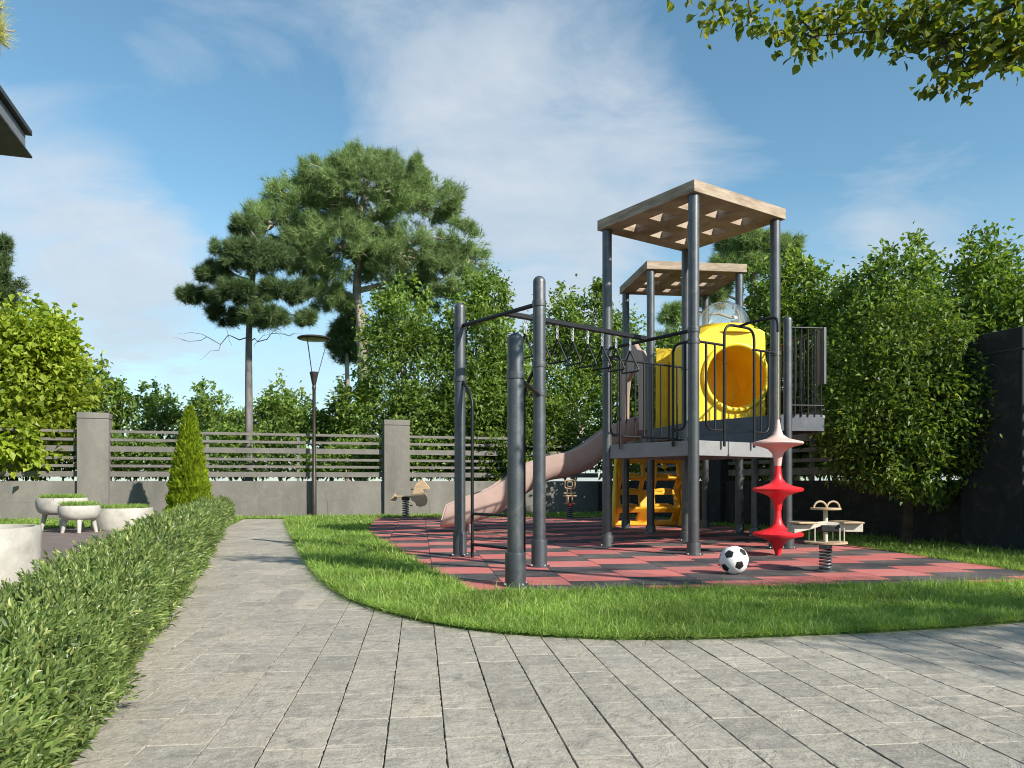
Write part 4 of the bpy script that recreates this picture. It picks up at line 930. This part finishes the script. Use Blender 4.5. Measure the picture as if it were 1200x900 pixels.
# yellow crawl capsule with clear dome
def capsule():
    o = np.array((2.44, 10.30)); w, dpt = 1.03, .95; hcx, hz, hr = .60, 2.225, .415; zt = 2.90
    ax, ay = P3(EX1, 0), P3(EY1, 0); o3 = P3(o, 0)
    # front outline (x, z), clockwise from the hole's own angles so that ring and outline can be bridged
    n = 64; ring = []; outl = []
    def outline(a):
        dx, dz = math.cos(a), math.sin(a); best = 9
        for k, (px, pz, nx, nz) in enumerate(((w, 0, 1, 0), (0, 0, -1, 0), (0, zt, 0, 1), (0, ZD2 + .006, 0, -1), (w - .10, zt, .45, .893), (.22, zt - .02, -.55, .835))):
            den = dx * nx + dz * nz
            if den > 1e-6: best = min(best, ((px - hcx) * nx + (pz - hz) * nz) / den)
        return hcx + dx * best, hz + dz * best
    for k in range(n):
        a = 2 * math.pi * k / n; ring.append((hcx + hr * math.cos(a), hz + hr * math.sin(a))); outl.append(outline(a))
    pt = lambda p, y: o3 + ax * p[0] + ay * y + np.array((0, 0, p[1]))
    vs = [pt(p, 0) for p in outl] + [pt(p, 0) for p in ring] + [pt(p, dpt) for p in outl] + [pt(p, dpt) for p in ring]
    fs = []
    for k in range(n):
        j = (k + 1) % n
        fs += [(k, j, n + j, n + k), (2 * n + k, 3 * n + k, 3 * n + j, 2 * n + j), (k, 2 * n + k, 2 * n + j, j)]
    c = mk().add(vs, fs).build('tunnel_body', M['yellow'], play, .03, 3)
    # inner tube
    t = mk(); vs = [pt(p, y) for y in (-.02, .2, .45, .7, .9) for p in ring]; fs = [(i * n + k, i * n + (k + 1) % n, (i + 1) * n + (k + 1) % n, (i + 1) * n + k) for i in range(4) for k in range(n)]
    t.add(vs, fs, True); t.add([pt(p, .9) for p in ring], [tuple(range(n))]); t.build('tunnel_bore', M['bore'], c)
    mk().tube([pt((hcx + (hr + .03) * math.cos(a), hz + (hr + .03) * math.sin(a)), -.015) for a in np.linspace(0, 2 * math.pi, 48, endpoint=False)], .035, 10, closed=True).build('tunnel_rim', M['yellow'], c)
    m2 = mk()
    m2.frame_box(o3, ax, ay, (0, 0, 1), (.05, .08), (-.012, .002), (1.62, 2.75)); m2.build('moulded_rib', M['yellow'], c, .004)
    # shoulders up to the dome ring
    dc = np.array((2.985, 10.84)); dr = .39; c3 = P3(dc, 0)
    mk().lathe([(.53, zt - .06), (.50, zt - .02), (.45, zt + .03), (.43, zt + .05), (.43, zt + .075), (.38, zt + .08)], c3, 40).build('dome_collar', M['yellow'], c)
    g_ = mk().lathe([(dr, zt + .075)] + [(dr * math.cos(a), zt + .075 + .385 * math.sin(a)) for a in np.linspace(.06, 1.52, 14)], c3, 40)
    g_.f = g_.f[:-2] + g_.f[-1:]; g_.sm = [True] * len(g_.f)
    g_.build('dome', M['glass'], c)
    m3 = mk()
    for a in (.3, 1.9, 3.5, 5.1): m3.tube([c3 + (dr * .985 * math.cos(b) * math.cos(a), dr * .985 * math.cos(b) * math.sin(a), zt + .07 + .375 * math.sin(b)) for b in np.linspace(0, 1.5, 10)], .005, 6)
    m3.build('dome_ribs', M['pale'], c)
capsule()
# yellow panel and tube on the front of the second tower
m_ = mk(); o3 = P3(QN, 0); ax, ay = P3(EX1, 0), P3(EY1, 0)
pn = mk().frame_box(o3, ax, ay, (0, 0, 1), (.065, 1.32), (-.06, -.02), (ZD2 + .005, 2.80)).build('tunnel_panel', M['yellow'], play, .01)
m_.frame_box(o3, ax, ay, (0, 0, 1), (.20, .24), (-.082, -.063), (1.75, 2.62)); m_.frame_box(o3, ax, ay, (0, 0, 1), (.243, .50), (-.082, -.063), (2.58, 2.62)); m_.frame_box(o3, ax, ay, (0, 0, 1), (.243, .50), (-.082, -.063), (1.75, 1.79)); m_.build('moulded_rib', M['yellow'], pn, .006)
m_ = mk(); m_.tube([o3 + ax * .80 + ay * y + np.array((0, 0, 2.18)) for y in (-.062, -.3)], .46, 32); m_.build('tunnel_link', M['yellow'], pn)

# slide
def slide():
    up = [(757, 486), (735, 492), (719, 498), (706, 504), (683, 521), (665, 530), (641, 535.5), (613.7, 545), (595, 559), (573, 572.5), (546, 583), (533, 588), (523, 592.5)]
    lo = [(757, 514), (735, 518), (719, 527), (706, 538), (690, 550.5), (665, 559.5), (641, 564), (613.7, 580.5), (593.5, 596), (573, 606), (546, 614.5), (530, 617.5), (515.6, 618.5)]
    def conv(px, py):
        k = (px - CX) / F; X = k * (12.15 - .242) / (1 - .121 * k); Z = 12.15 - .121 * (2 - X)
        return (X - 1.995) * EX1[0] + (Z - 12.15) * EX1[1], H0 - (py - CY) / F * Z
    Uc = [conv(*p) for p in up]; Lc = [conv(*p) for p in lo]
    Uc = smooth_curve(Uc, 4); Lc = smooth_curve(Lc, 4)
    us = np.array(Uc); ls = np.array(Lc); us = us[np.argsort(us[:, 0])]; ls = ls[np.argsort(ls[:, 0])]
    o3 = P3((1.995, 12.15), 0); ax, ay = P3(EX1, 0), P3(EY1, 0)
    N_ = 44; hw = .27; vs = []; nsec = 22
    s_all = np.linspace(0, 1, N_)
    for t in s_all:
        su = us[-1, 0] + (us[0, 0] - us[-1, 0]) * t; sl = ls[-1, 0] + (ls[0, 0] - ls[-1, 0]) * t
        zu = np.interp(su, us[:, 0], us[:, 1]); zl = np.interp(sl, ls[:, 0], ls[:, 1])
        sec = []
        for k in range(nsec // 2):
            a = math.pi * k / (nsec // 2 - 1); c, s = math.cos(a), math.sin(a)
            yy = hw * np.sign(c) * abs(c) ** .8; dz = s ** .75; sec.append((yy, dz, 0))
        for yy, dz, _ in sec: vs.append(o3 + ax * (su + (sl - su) * dz) + ay * yy + np.array((0, 0, zu + (zl - zu) * dz)))
        for yy, dz, _ in reversed(sec):
            f = .90; vs.append(o3 + ax * (su + (sl - su) * dz) + ay * yy * f + np.array((0, 0, zu + .012 + (zl + .03 - zu) * dz)))
    fs = [(i * nsec + k, i * nsec + (k + 1) % nsec, (i + 1) * nsec + (k + 1) % nsec, (i + 1) * nsec + k) for i in range(N_ - 1) for k in range(nsec)]
    fs += [tuple(range(nsec)), tuple((N_ - 1) * nsec + k for k in reversed(range(nsec)))]
    m_ = mk().add(vs, fs, True); m_.sm[-1] = m_.sm[-2] = False
    s = m_.build('slide', M['mauve'], play, .0)
    m2 = mk(); lastu = o3 + ax * us[0, 0]
    for e in (-1, 1):
        q0, q1 = o3 + ax * (us[0, 0] + .36) + ay * e * .15 + np.array((0, 0, .16)), o3 + ax * (us[0, 0] + .36) + ay * e * .15 + np.array((0, 0, TZ)); mk().tube([q0, q1], .035, 10).build('slide_foot', M['mauve'], s)
    # entrance hood on the second tower's left face
    ent = mk(); oq = P3(QN, 0); yv = P3(EY1, 0)
    outer = [(.05, ZD2), (.05, 2.60), (.16, 2.80), (.40, 2.86), (.55, 2.97), (.70, 3.0), (.85, 2.97), (1.0, 2.86), (1.22, 2.80), (1.34, 2.60), (1.34, ZD2)]
    inner = [(1.10, ZD2), (1.08, 2.2), (.98, 2.45), (.70, 2.56), (.42, 2.45), (.32, 2.2), (.30, ZD2)]
    ent.prism(outer[:6] + [(.70, 2.56), (.42, 2.45), (.32, 2.2), (.30, ZD2)], oq, yv, (0, 0, 1), -P3(EX1, 0), .02, .10)
    ent.prism([(.70, 2.56)] + outer[5:] + [(1.10, ZD2), (1.08, 2.2), (.98, 2.45)], oq, yv, (0, 0, 1), -P3(EX1, 0), .02, .10)
    ent.build('slide_hood', M['mauve'], s, .012)
slide()
# climbing wall under the second tower
def climb():
    o3 = P3(QN + EY1 * (S2 + .68), 0); ax = P3(EX1, 0); lean = unit(np.array((*(-EY1 * .42), 1.58))); nrm = np.cross(ax, lean)
    xo = -.02
    xs = [-.04, .05, .38, .45, .62, .67, 1.02, 1.13]; zs = [0., .08, .26, .37, .57, .64, .85, .92, 1.14, 1.42, 1.60]
    holes = {(1, 1), (5, 1), (1, 3), (5, 3), (1, 5), (5, 5), (3, 5), (1, 7), (3, 7), (5, 7)}
    cm = mk().cells(xs, zs, holes, o3 + np.array((0, 0, TZ)), ax, lean, nrm, -.04, .05)
    cm.v = [tuple(np.array(p) - nrm * .07 * math.sin((p[2] - TZ) * 2 * math.pi / .56 + .8)) for p in cm.v]      # the panel waves in and out
    c = cm.build('climbing_wall', M['yellow2'], play, .025, 3)
    for x in (-.078, 1.135):
        sd = mk(); sd.prism([(.0, 0), (.16, 0), (.13, .4), (.07, .9), (-.02, 1.58), (-.12, 1.58), (-.10, .9), (-.08, .3)], o3 + ax * x + np.array((0, 0, TZ)), -P3(EY1, 0), (lean * 1.0), ax, 0, .035)
        sd.build('side_cheek', M['yellow'], c, .008)
    for z in (.33, .61, .885, 1.28):
        for x0, x1 in ((.02, .42), (.62, 1.06)):
            pts = [o3 + ax * (x0 + (x1 - x0) * f) + lean * (z + .035 * math.sin(math.pi * f)) + nrm * -.045 + np.array((0, 0, TZ)) for f in np.linspace(0, 1, 9)]
            mk().tube(pts, [.022, .036, .04, .042, .042, .042, .04, .036, .022], 10).build('step_ledge', M['yellow2'], c)
    rng = np.random.default_rng(8)
    for x, z in ((.2, .34), (.82, .35), (.2, .62), (.55, .45), (.82, .62), (.53, .92), (.2, .92), (.82, 1.07)):
        p = o3 + ax * x + lean * z + nrm * -.05 + np.array((0, 0, TZ)); hd = mk(); hd.lathe([(.05, -.03), (.055, 0), (.04, .03), (.01, .045)], p, 12)
        hd.build('hand_hold', M['yellow'], c)
climb()

# hanging trapeze handles
bd = unit(r1_ - r0_); bl = np.linalg.norm(r1_ - r0_); pd_ = np.array((bd[1], -bd[0]))
def ring_proto():
    t = thing('trapeze_handle', 'x', 'hanging handle', (0, 0, 0), 0, 'trapeze handles hanging from the overhead beam')
    ch = MB()
    for k in range(4):
        z = -.034 * k - .02; a = (1, 0) if k % 2 == 0 else (0, 1)
        ch.tube([(a[0] * .011 * math.cos(q), a[1] * .011 * math.cos(q), z + .022 * math.sin(q)) for q in np.linspace(0, 2 * math.pi, 14, endpoint=False)], .0042, 6, closed=True)
    ch.build('chain', M['chain'], t)
    h = MB(); h.tube(rounded([(0, 0, -.145), (.135, 0, -.385), (-.135, 0, -.385), (0, 0, -.145)], .035, 5), .0095, 8); h.build('handle', M['bar'], t); return t
rp = ring_proto(); ts = []
for i, px in enumerate((615.5, 635, 653, 671, 688.7, 705.8, 722, 738.4)):
    k = (px - CX) / F; s = (k * r0_[1] - r0_[0]) / (bd[0] - k * bd[1]); ts.append(s)
labels = ['handle seen between the two taller bar posts, first from the left', 'handle hidden mostly behind the tall middle bar post', 'handle just right of the tall middle bar post', 'fourth handle from the left, before the leafy gap of sky', 'handle next to the left tower post, on its left side', 'handle hanging right in front of the left tower post', 'handle just right of the left tower post', 'last handle on the beam, in front of the slide hood']
for i, s in enumerate(ts):
    o = rp if i == 0 else copy_tree(rp)
    o.location = (*(r0_ + bd * s), 2.416); o.rotation_euler.z = math.atan2(pd_[1], pd_[0]) + (i % 3 - 1) * .06
    o['label'] = 'black triangular ' + labels[i]

# spinning totem
def totem():
    b = P3(TOT, 0); k = 8.09 / F; zz = lambda y: H0 - (y - CY) * k - .0
    t = thing('climbing_totem', 'hanging red and blush disc totem on a rope before the tower', 'climbing totem', b)
    zb = .05; tot_b = zz(651)
    sh = .0
    top = [(.0, zz(492)), (.018, zz(492)), (.024, zz(496)), (.034, zz(503)), (.055, zz(509.5)), (.11, zz(514)), (.20, zz(516.5)), (.252, zz(518)), (.262, zz(519.7)), (.25, zz(521.3)), (.17, zz(523.5)), (.10, zz(526.5)), (.062, zz(531)), (.044, zz(537)), (.034, zz(546)), (.0, zz(546))]
    def disc(y0): return [(.033, zz(y0)), (.036, zz(y0 + 8)), (.050, zz(y0 + 15)), (.085, zz(y0 + 20)), (.16, zz(y0 + 23.5)), (.24, zz(y0 + 25.2)), (.262, zz(y0 + 27)), (.25, zz(y0 + 29.5)), (.17, zz(y0 + 32)), (.10, zz(y0 + 35)), (.062, zz(y0 + 39.5)), (.045, zz(y0 + 45)), (.036, zz(y0 + 52))]
    red = [(.0, zz(546.1))] + disc(546.1) + disc(598.3)[:-1] + [(.030, zz(648)), (.024, zz(652)), (.0, zz(652))]
    MB().lathe(list(reversed(top)), (0, 0, 0), 40).build('top_disc', M['blush'], t)
    MB().lathe(list(reversed(red)), (0, 0, 0), 40).build('lower_discs', M['red'], t)
    MB().tube([(0, 0, zz(494)), (0, 0, 2.41)], .009, 8).build('rope', M['rope'], t)
totem()

# spring riders
def coil(r, z0, z1, turns, wire, n=18):
    k = int(turns * n); return MB().tube([(r * math.cos(2 * math.pi * i / n), r * math.sin(2 * math.pi * i / n), z0 + (z1 - z0) * i / k) for i in range(k + 1)], wire, 7)
def horse():
    t = thing('spring_rider', 'plywood horse spring rider by the back wall, left of the slide', 'spring rider', (0, 0, 0), 0, 'horse spring riders')
    cv = lambda x, y: ((x - 405) * .001653, 1.265 - y * .001653)
    head = [cv(*p) for p in ((470, 495), (500, 440), (515, 370), (545, 312), (590, 285), (622, 258), (655, 290), (700, 345), (724, 376), (706, 402), (668, 388), (632, 394), (655, 430), (682, 470), (690, 520), (676, 580), (650, 606), (600, 620), (550, 605), (530, 560), (482, 532))]
    for dy in (-.05, .05):
        MB().prism(head, (0, dy, 0), (1, 0, 0), (0, 0, 1), (0, 1, 0), -.012, .012).build('horse_head', M['ply'], t, .006)
    MB().frame_box((0, 0, 0), (1, 0, 0), (0, 1, 0), (0, 0, 1), (-.225, .10), (-.11, .11), (.452, .482)).build('seat', M['ply'], t, .01)
    tail = [cv(*p) for p in ((262, 440), (292, 485), (285, 520), (268, 552), (200, 562), (215, 510))]
    MB().prism(tail, (0, 0, 0), (1, 0, 0), (0, 0, 1), (0, 1, 0), -.02, .02).build('tail', M['ply'], t, .006)
    MB().tube([(.15, -.17, .62), (.15, .17, .62)], .014, 10).build('handle', M['bar'], t)
    MB().tube([(.12, -.15, .27), (.12, .15, .27)], .014, 10).build('foot_peg', M['bar'], t)
    MB().frame_box((0, 0, 0), (1, 0, 0), (0, 1, 0), (0, 0, 1), (-.08, .08), (-.08, .08), (.385, .45)).build('spring_clamp', M['bar'], t, .008)
    coil(.066, .03, .385, 7, .013).build('spring', M['spring'], t)
    MB().lathe([(.12, 0), (.12, .02), (.08, .03), (.0, .03)], n=20).build('base_plate', M['spring'], t)
    return t
hp = horse(); hp.location = (-2.31, 16.6, TZ)
h2 = copy_tree(hp); h2.location = (-.62, 16.5, TZ); h2['label'] = 'plywood horse spring rider mostly hidden behind the lower end of the slide'
def bike():
    t = thing('spring_rider', 'plywood spring rider seen end-on beneath the slide beside the tower', 'spring rider', (1.225, 16.3, TZ))
    for x in (-.042, .042):
        MB().prism([(-.26, .40), (-.22, .33), (.05, .28), (.24, .33), (.30, .45), (.22, .55), (.18, .66), (.08, .66), (.04, .50), (-.2, .47)], (x, 0, 0), (0, 1, 0), (0, 0, 1), (1, 0, 0), -.012, .012).build('side_panel', M['ply'], t, .005)
    MB().tube(rounded([(0, -.15, .64), (-.105, -.15, .64), (-.105, -.15, .82), (.105, -.15, .82), (.105, -.15, .64), (0, -.15, .64)], .06), .016, 8).build('handle_loop', M['ply'], t)
    MB().tube(rounded([(0, -.16, .68), (-.05, -.16, .68), (-.05, -.16, .78), (.05, -.16, .78), (.05, -.16, .68), (0, -.16, .68)], .03), .010, 8).build('handle_loop', M['ply'], t)
    MB().tube([(-.125, -.1, .54), (.125, -.1, .54)], .015, 8).build('handle', M['ply'], t)
    MB().tube([(-.115, -.12, .32), (.115, -.12, .32)], .015, 8).build('foot_peg', M['ply'], t)
    MB().tube([(0, -.27, .27), (0, -.27, .34)], .03, 10).build('front_light', M['red'], t)
    MB().frame_box((0, 0, 0), (1, 0, 0), (0, 1, 0), (0, 0, 1), (-.14, .14), (-.2, .06), (.47, .50)).build('seat', M['ply'], t, .01)
    coil(.062, .03, .29, 6, .013).build('spring', M['spring'], t)
    MB().lathe([(.12, 0), (.12, .02), (.08, .03), (.0, .03)], n=20).build('base_plate', M['spring'], t)
bike()
def seesaw():
    k = 6.63 / F; zc = lambda y: H0 - (470 + y / 4.286 - CY) * k - TZ; xc = lambda x: (x - 375) / 4.286 * k
    t = thing('spring_seesaw', 'four-seat spring rocker with pale arms beside the red totem', 'spring rider', (2.722, 6.63, TZ), R(4))
    MB().lathe([(.088, 0), (.088, .012), (.062, .02), (.0, .02)], n=24).build('base_plate', M['spring'], t)
    coil(.047, .02, .215, 7, .0095).build('spring', M['spring'], t)
    MB().lathe([(.052, .205), (.052, .232), (.02, .236)], n=20).build('spring_cap', M['spring'], t)
    MB().lathe([(.019, .23), (.019, .535), (.0, .535)], n=16).build('column', M['pale'], t)
    f = MB(); n = 40
    f.lathe([(.155, .245), (.178, .247), (.178, .262), (.155, .264), (.02, .258)], n=40); f.build('foot_plate', M['ply'], t)
    for x, y in ((-.13, -.07), (.065, -.12), (.115, -.10), (-.10, .10), (.11, .09)): MB().tube([(x, y, .262), (x, y, .385)], .006, 8).build('foot_rod', M['pale'], t)
    # arms: arched beams carrying flat seats, front pair and back pair
    def arm(sx, sy):
        a = MB(); ln = .315
        d = unit(np.array((sx * 1., sy * .35))); nn = np.array((-d[1], d[0]))
        prof = [(.0, .395), (.06, .395), (.14, .372), (.30, .338), (.312, .338), (.312, .405), (.30, .41), (.20, .412), (.10, .428), (.0, .44)]
        if sx > 0: prof = [(.0, .36), (.15, .36), (.165, .345), (.30, .345), (.31, .345), (.31, .415), (.20, .417), (.10, .425), (.0, .435)]
        a.prism(prof, (0, 0, 0), P3(d, 0), (0, 0, 1), P3(nn, 0), -.028, .028)
        p = a.build('arm', M['pale'], t, .004)
        st = MB(); st.frame_box((0, 0, 0), P3(d, 0), P3(nn, 0), (0, 0, 1), (.12, .30), (-.085, .085), (.418, .434)); st.build('seat', M['ply'], p, .006)
    arm(-1, -.3); arm(1, -.3); arm(-1, 1.2); arm(1, 1.2)
    MB().frame_box((0, 0, 0), (1, 0, 0), (0, 1, 0), (0, 0, 1), (-.06, .11), (-.045, .045), (.345, .405)).build('hub', M['bar'], t, .008)
    h = MB().lathe([(.02, .535), (.125, .537), (.128, .545), (.125, .553), (.0, .553)], n=32).build('handle_disc', M['ply'], t)
    for dx in (-.058, .058):
        MB().tube(arc((dx, -.02, .553), (1, 0, 0), (0, 0, 1), .056, 0, math.pi, 16), .0085, 8).build('grip', M['ply'], h)
seesaw()

# ball
def ball():
    r = .12; bm = bmesh.new(); bmesh.ops.create_icosphere(bm, subdivisions=6, radius=r)
    phi = (1 + 5 ** .5) / 2
    ico = unit(np.array([(0, a, b * phi) for a in (-1, 1) for b in (-1, 1)] + [(a, b * phi, 0) for a in (-1, 1) for b in (-1, 1)] + [(b * phi, 0, a) for a in (-1, 1) for b in (-1, 1)], float))
    rotm = np.array((Matrix.Rotation(R(24), 3, 'X') @ Matrix.Rotation(R(38), 3, 'Z') @ Matrix.Rotation(R(15), 3, 'Y')))
    ico = ico @ rotm.T
    for f in bm.faces:
        c = np.array(f.calc_center_median()); c /= np.linalg.norm(c); d = ico @ c; i = int(np.argmax(d)); v = ico[i]
        nb = ico[np.argsort(-(ico @ v))[1:6]]; mx = 0
        q = c / d[i] - v
        for a in nb:
            e = a - v * (a @ v); e /= np.linalg.norm(e); mx = max(mx, 0)
            # pentagon corners point at the neighbours
        ang = [math.acos(max(-1, min(1, (q @ ((a - v * (a @ v)) / np.linalg.norm(a - v * (a @ v)))) / (np.linalg.norm(q) + 1e-9)))) for a in nb]
        th = min(ang); rad = np.linalg.norm(q); lim = .36 * math.cos(R(36)) / math.cos(R(36) - th)
        f.material_index = 1 if rad < lim else 0; f.smooth = True
        seam = abs(rad - lim) < .012
    me = bpy.data.meshes.new('football'); bm.to_mesh(me); bm.free()
    me.materials.append(surf('ball_white', (.78, .78, .78), .4, 0, .03, 8, .02, 80)); me.materials.append(surf('ball_black', (.012, .012, .013), .4, 0, .05, 8))
    o = link('football', me); o.location = (1.874, 6.45, TZ + r - .002)
    tag(o, 'white and black football lying on the rubber floor near the lawn', 'ball')
ball()

# ------------------------------------------------------------------ sky, sun, camera
sc = bpy.context.scene
w = bpy.data.worlds.new('World'); sc.world = w; w.use_nodes = True; nt = w.node_tree; nt.nodes.clear()
out = nt.nodes.new('ShaderNodeOutputWorld'); bg = nt.nodes.new('ShaderNodeBackground')
sky = nt.nodes.new('ShaderNodeTexSky'); sky.sky_type = 'NISHITA'; sky.sun_disc = False
sky.sun_elevation = SUN_EL; sky.sun_rotation = SUN_AZ; sky.air_density = 1.0; sky.dust_density = .4; sky.ozone_density = .5; sky.altitude = 100
tc = nt.nodes.new('ShaderNodeTexCoord').outputs['Generated']
nv = N(nt, 'ShaderNodeVectorMath', operation='NORMALIZE'); L(nt, tc, nv.inputs[0]); dirv = nv.outputs[0]
s = N(nt, 'ShaderNodeSeparateXYZ'); L(nt, dirv, s.inputs[0])
den = math_n(nt, 'ADD', math_n(nt, 'MAXIMUM', s.outputs[2], 0.), .22)
cb = N(nt, 'ShaderNodeCombineXYZ'); L(nt, math_n(nt, 'DIVIDE', s.outputs[0], den), cb.inputs[0]); L(nt, math_n(nt, 'DIVIDE', s.outputs[1], den), cb.inputs[1]); cb.inputs[2].default_value = 3.7
n1 = noise(nt, 1.9, 10, .58, cb.outputs[0], .55, (1., 1.5, 1))
def blob(px, py, rad, amt):
    d = np.array(((px - CX) / F, 1., (CY - py) / F)); d /= np.linalg.norm(d)
    dt = N(nt, 'ShaderNodeVectorMath', operation='DISTANCE'); L(nt, dirv, dt.inputs[0]); dt.inputs[1].default_value = d
    mr = nt.nodes.new('ShaderNodeMapRange'); mr.interpolation_type = 'SMOOTHSTEP'; mr.inputs[1].default_value = rad; mr.inputs[2].default_value = 0; mr.inputs[3].default_value = 0; mr.inputs[4].default_value = amt
    L(nt, dt.outputs['Value'], mr.inputs[0]); return mr.outputs[0]
acc = None
for args in ((440, 90, .30, .08), (610, 200, .26, .17), (720, 160, .2, .12), (580, 330, .3, .12), (60, 270, .20, .15), (150, 350, .2, .12), (200, 50, .10, .07), (1060, 300, .17, .24), (1010, 110, .50, -.15), (880, 230, .25, .05), (130, 230, .22, .08), (300, 210, .14, -.12), (60, 90, .22, -.14), (215, 120, .24, -.15), (300, 170, .2, -.1), (470, 110, .17, .10), (790, 165, .16, .10), (120, 300, .2, .10), (640, 300, .3, .08)):
    b_ = blob(*args); acc = b_ if acc is None else math_n(nt, 'ADD', acc, b_)
cl = math_n(nt, 'ADD', n1, acc)
low = nt.nodes.new('ShaderNodeMapRange'); low.inputs[1].default_value = .34; low.inputs[2].default_value = .0; low.inputs[3].default_value = 0; low.inputs[4].default_value = .95; L(nt, s.outputs[2], low.inputs[0])
fac = ramp(nt, cl, ((.48, 0.), (.58, .26), (.70, .62), (.85, .85)))
fac = math_n(nt, 'MAXIMUM', fac, math_n(nt, 'MULTIPLY', low.outputs[0], ramp(nt, n1, ((.3, .55), (.7, 1.)))))
shade = ramp(nt, noise(nt, 2.6, 6, .6, cb.outputs[0], .4), ((.3, (3.6, 4.3, 5.0)), (.72, (5.0, 5.25, 5.6))))
skyt = mixc(nt, 1., sky.outputs[0], (.86, 1.16, 1.15), 'MULTIPLY')
lowc = mixc(nt, low.outputs[0], shade, (4.0, 4.35, 4.75))
skyc = mixc(nt, fac, skyt, lowc)
L(nt, skyc, bg.inputs[0]); bg.inputs[1].default_value = .09; L(nt, bg.outputs[0], out.inputs[0])

sl = bpy.data.lights.new('sun', 'SUN'); sl.energy = 4.8; sl.angle = R(.6); sl.color = (1., .92, .80)
so = bpy.data.objects.new('sun', sl); C.objects.link(so)
so.rotation_euler = Vector(tuple(SUN)).to_track_quat('Z', 'Y').to_euler()

cd = bpy.data.cameras.new('camera'); cam = bpy.data.objects.new('camera', cd); C.objects.link(cam)
cam.location = (0, 0, H0); cam.rotation_euler = (R(90), 0, 0)
cd.sensor_width = 36; cd.lens = F / 1200 * 36; cd.shift_y = (CY - 450) / 1200; cd.clip_end = 5000; cd.clip_start = .02
sc.camera = cam
sc.view_settings.view_transform = 'Standard'; sc.view_settings.look = 'None'; sc.view_settings.gamma = 1; sc.view_settings.exposure = .78
sc.view_settings.use_curve_mapping = False
sc.render.engine = 'CYCLES'
sc.cycles.max_bounces = 8; sc.cycles.transparent_max_bounces = 12; sc.cycles.use_denoising = True
sc.cycles.filter_width = 1.05
sc.cycles.use_adaptive_sampling = True; sc.cycles.adaptive_threshold = .015
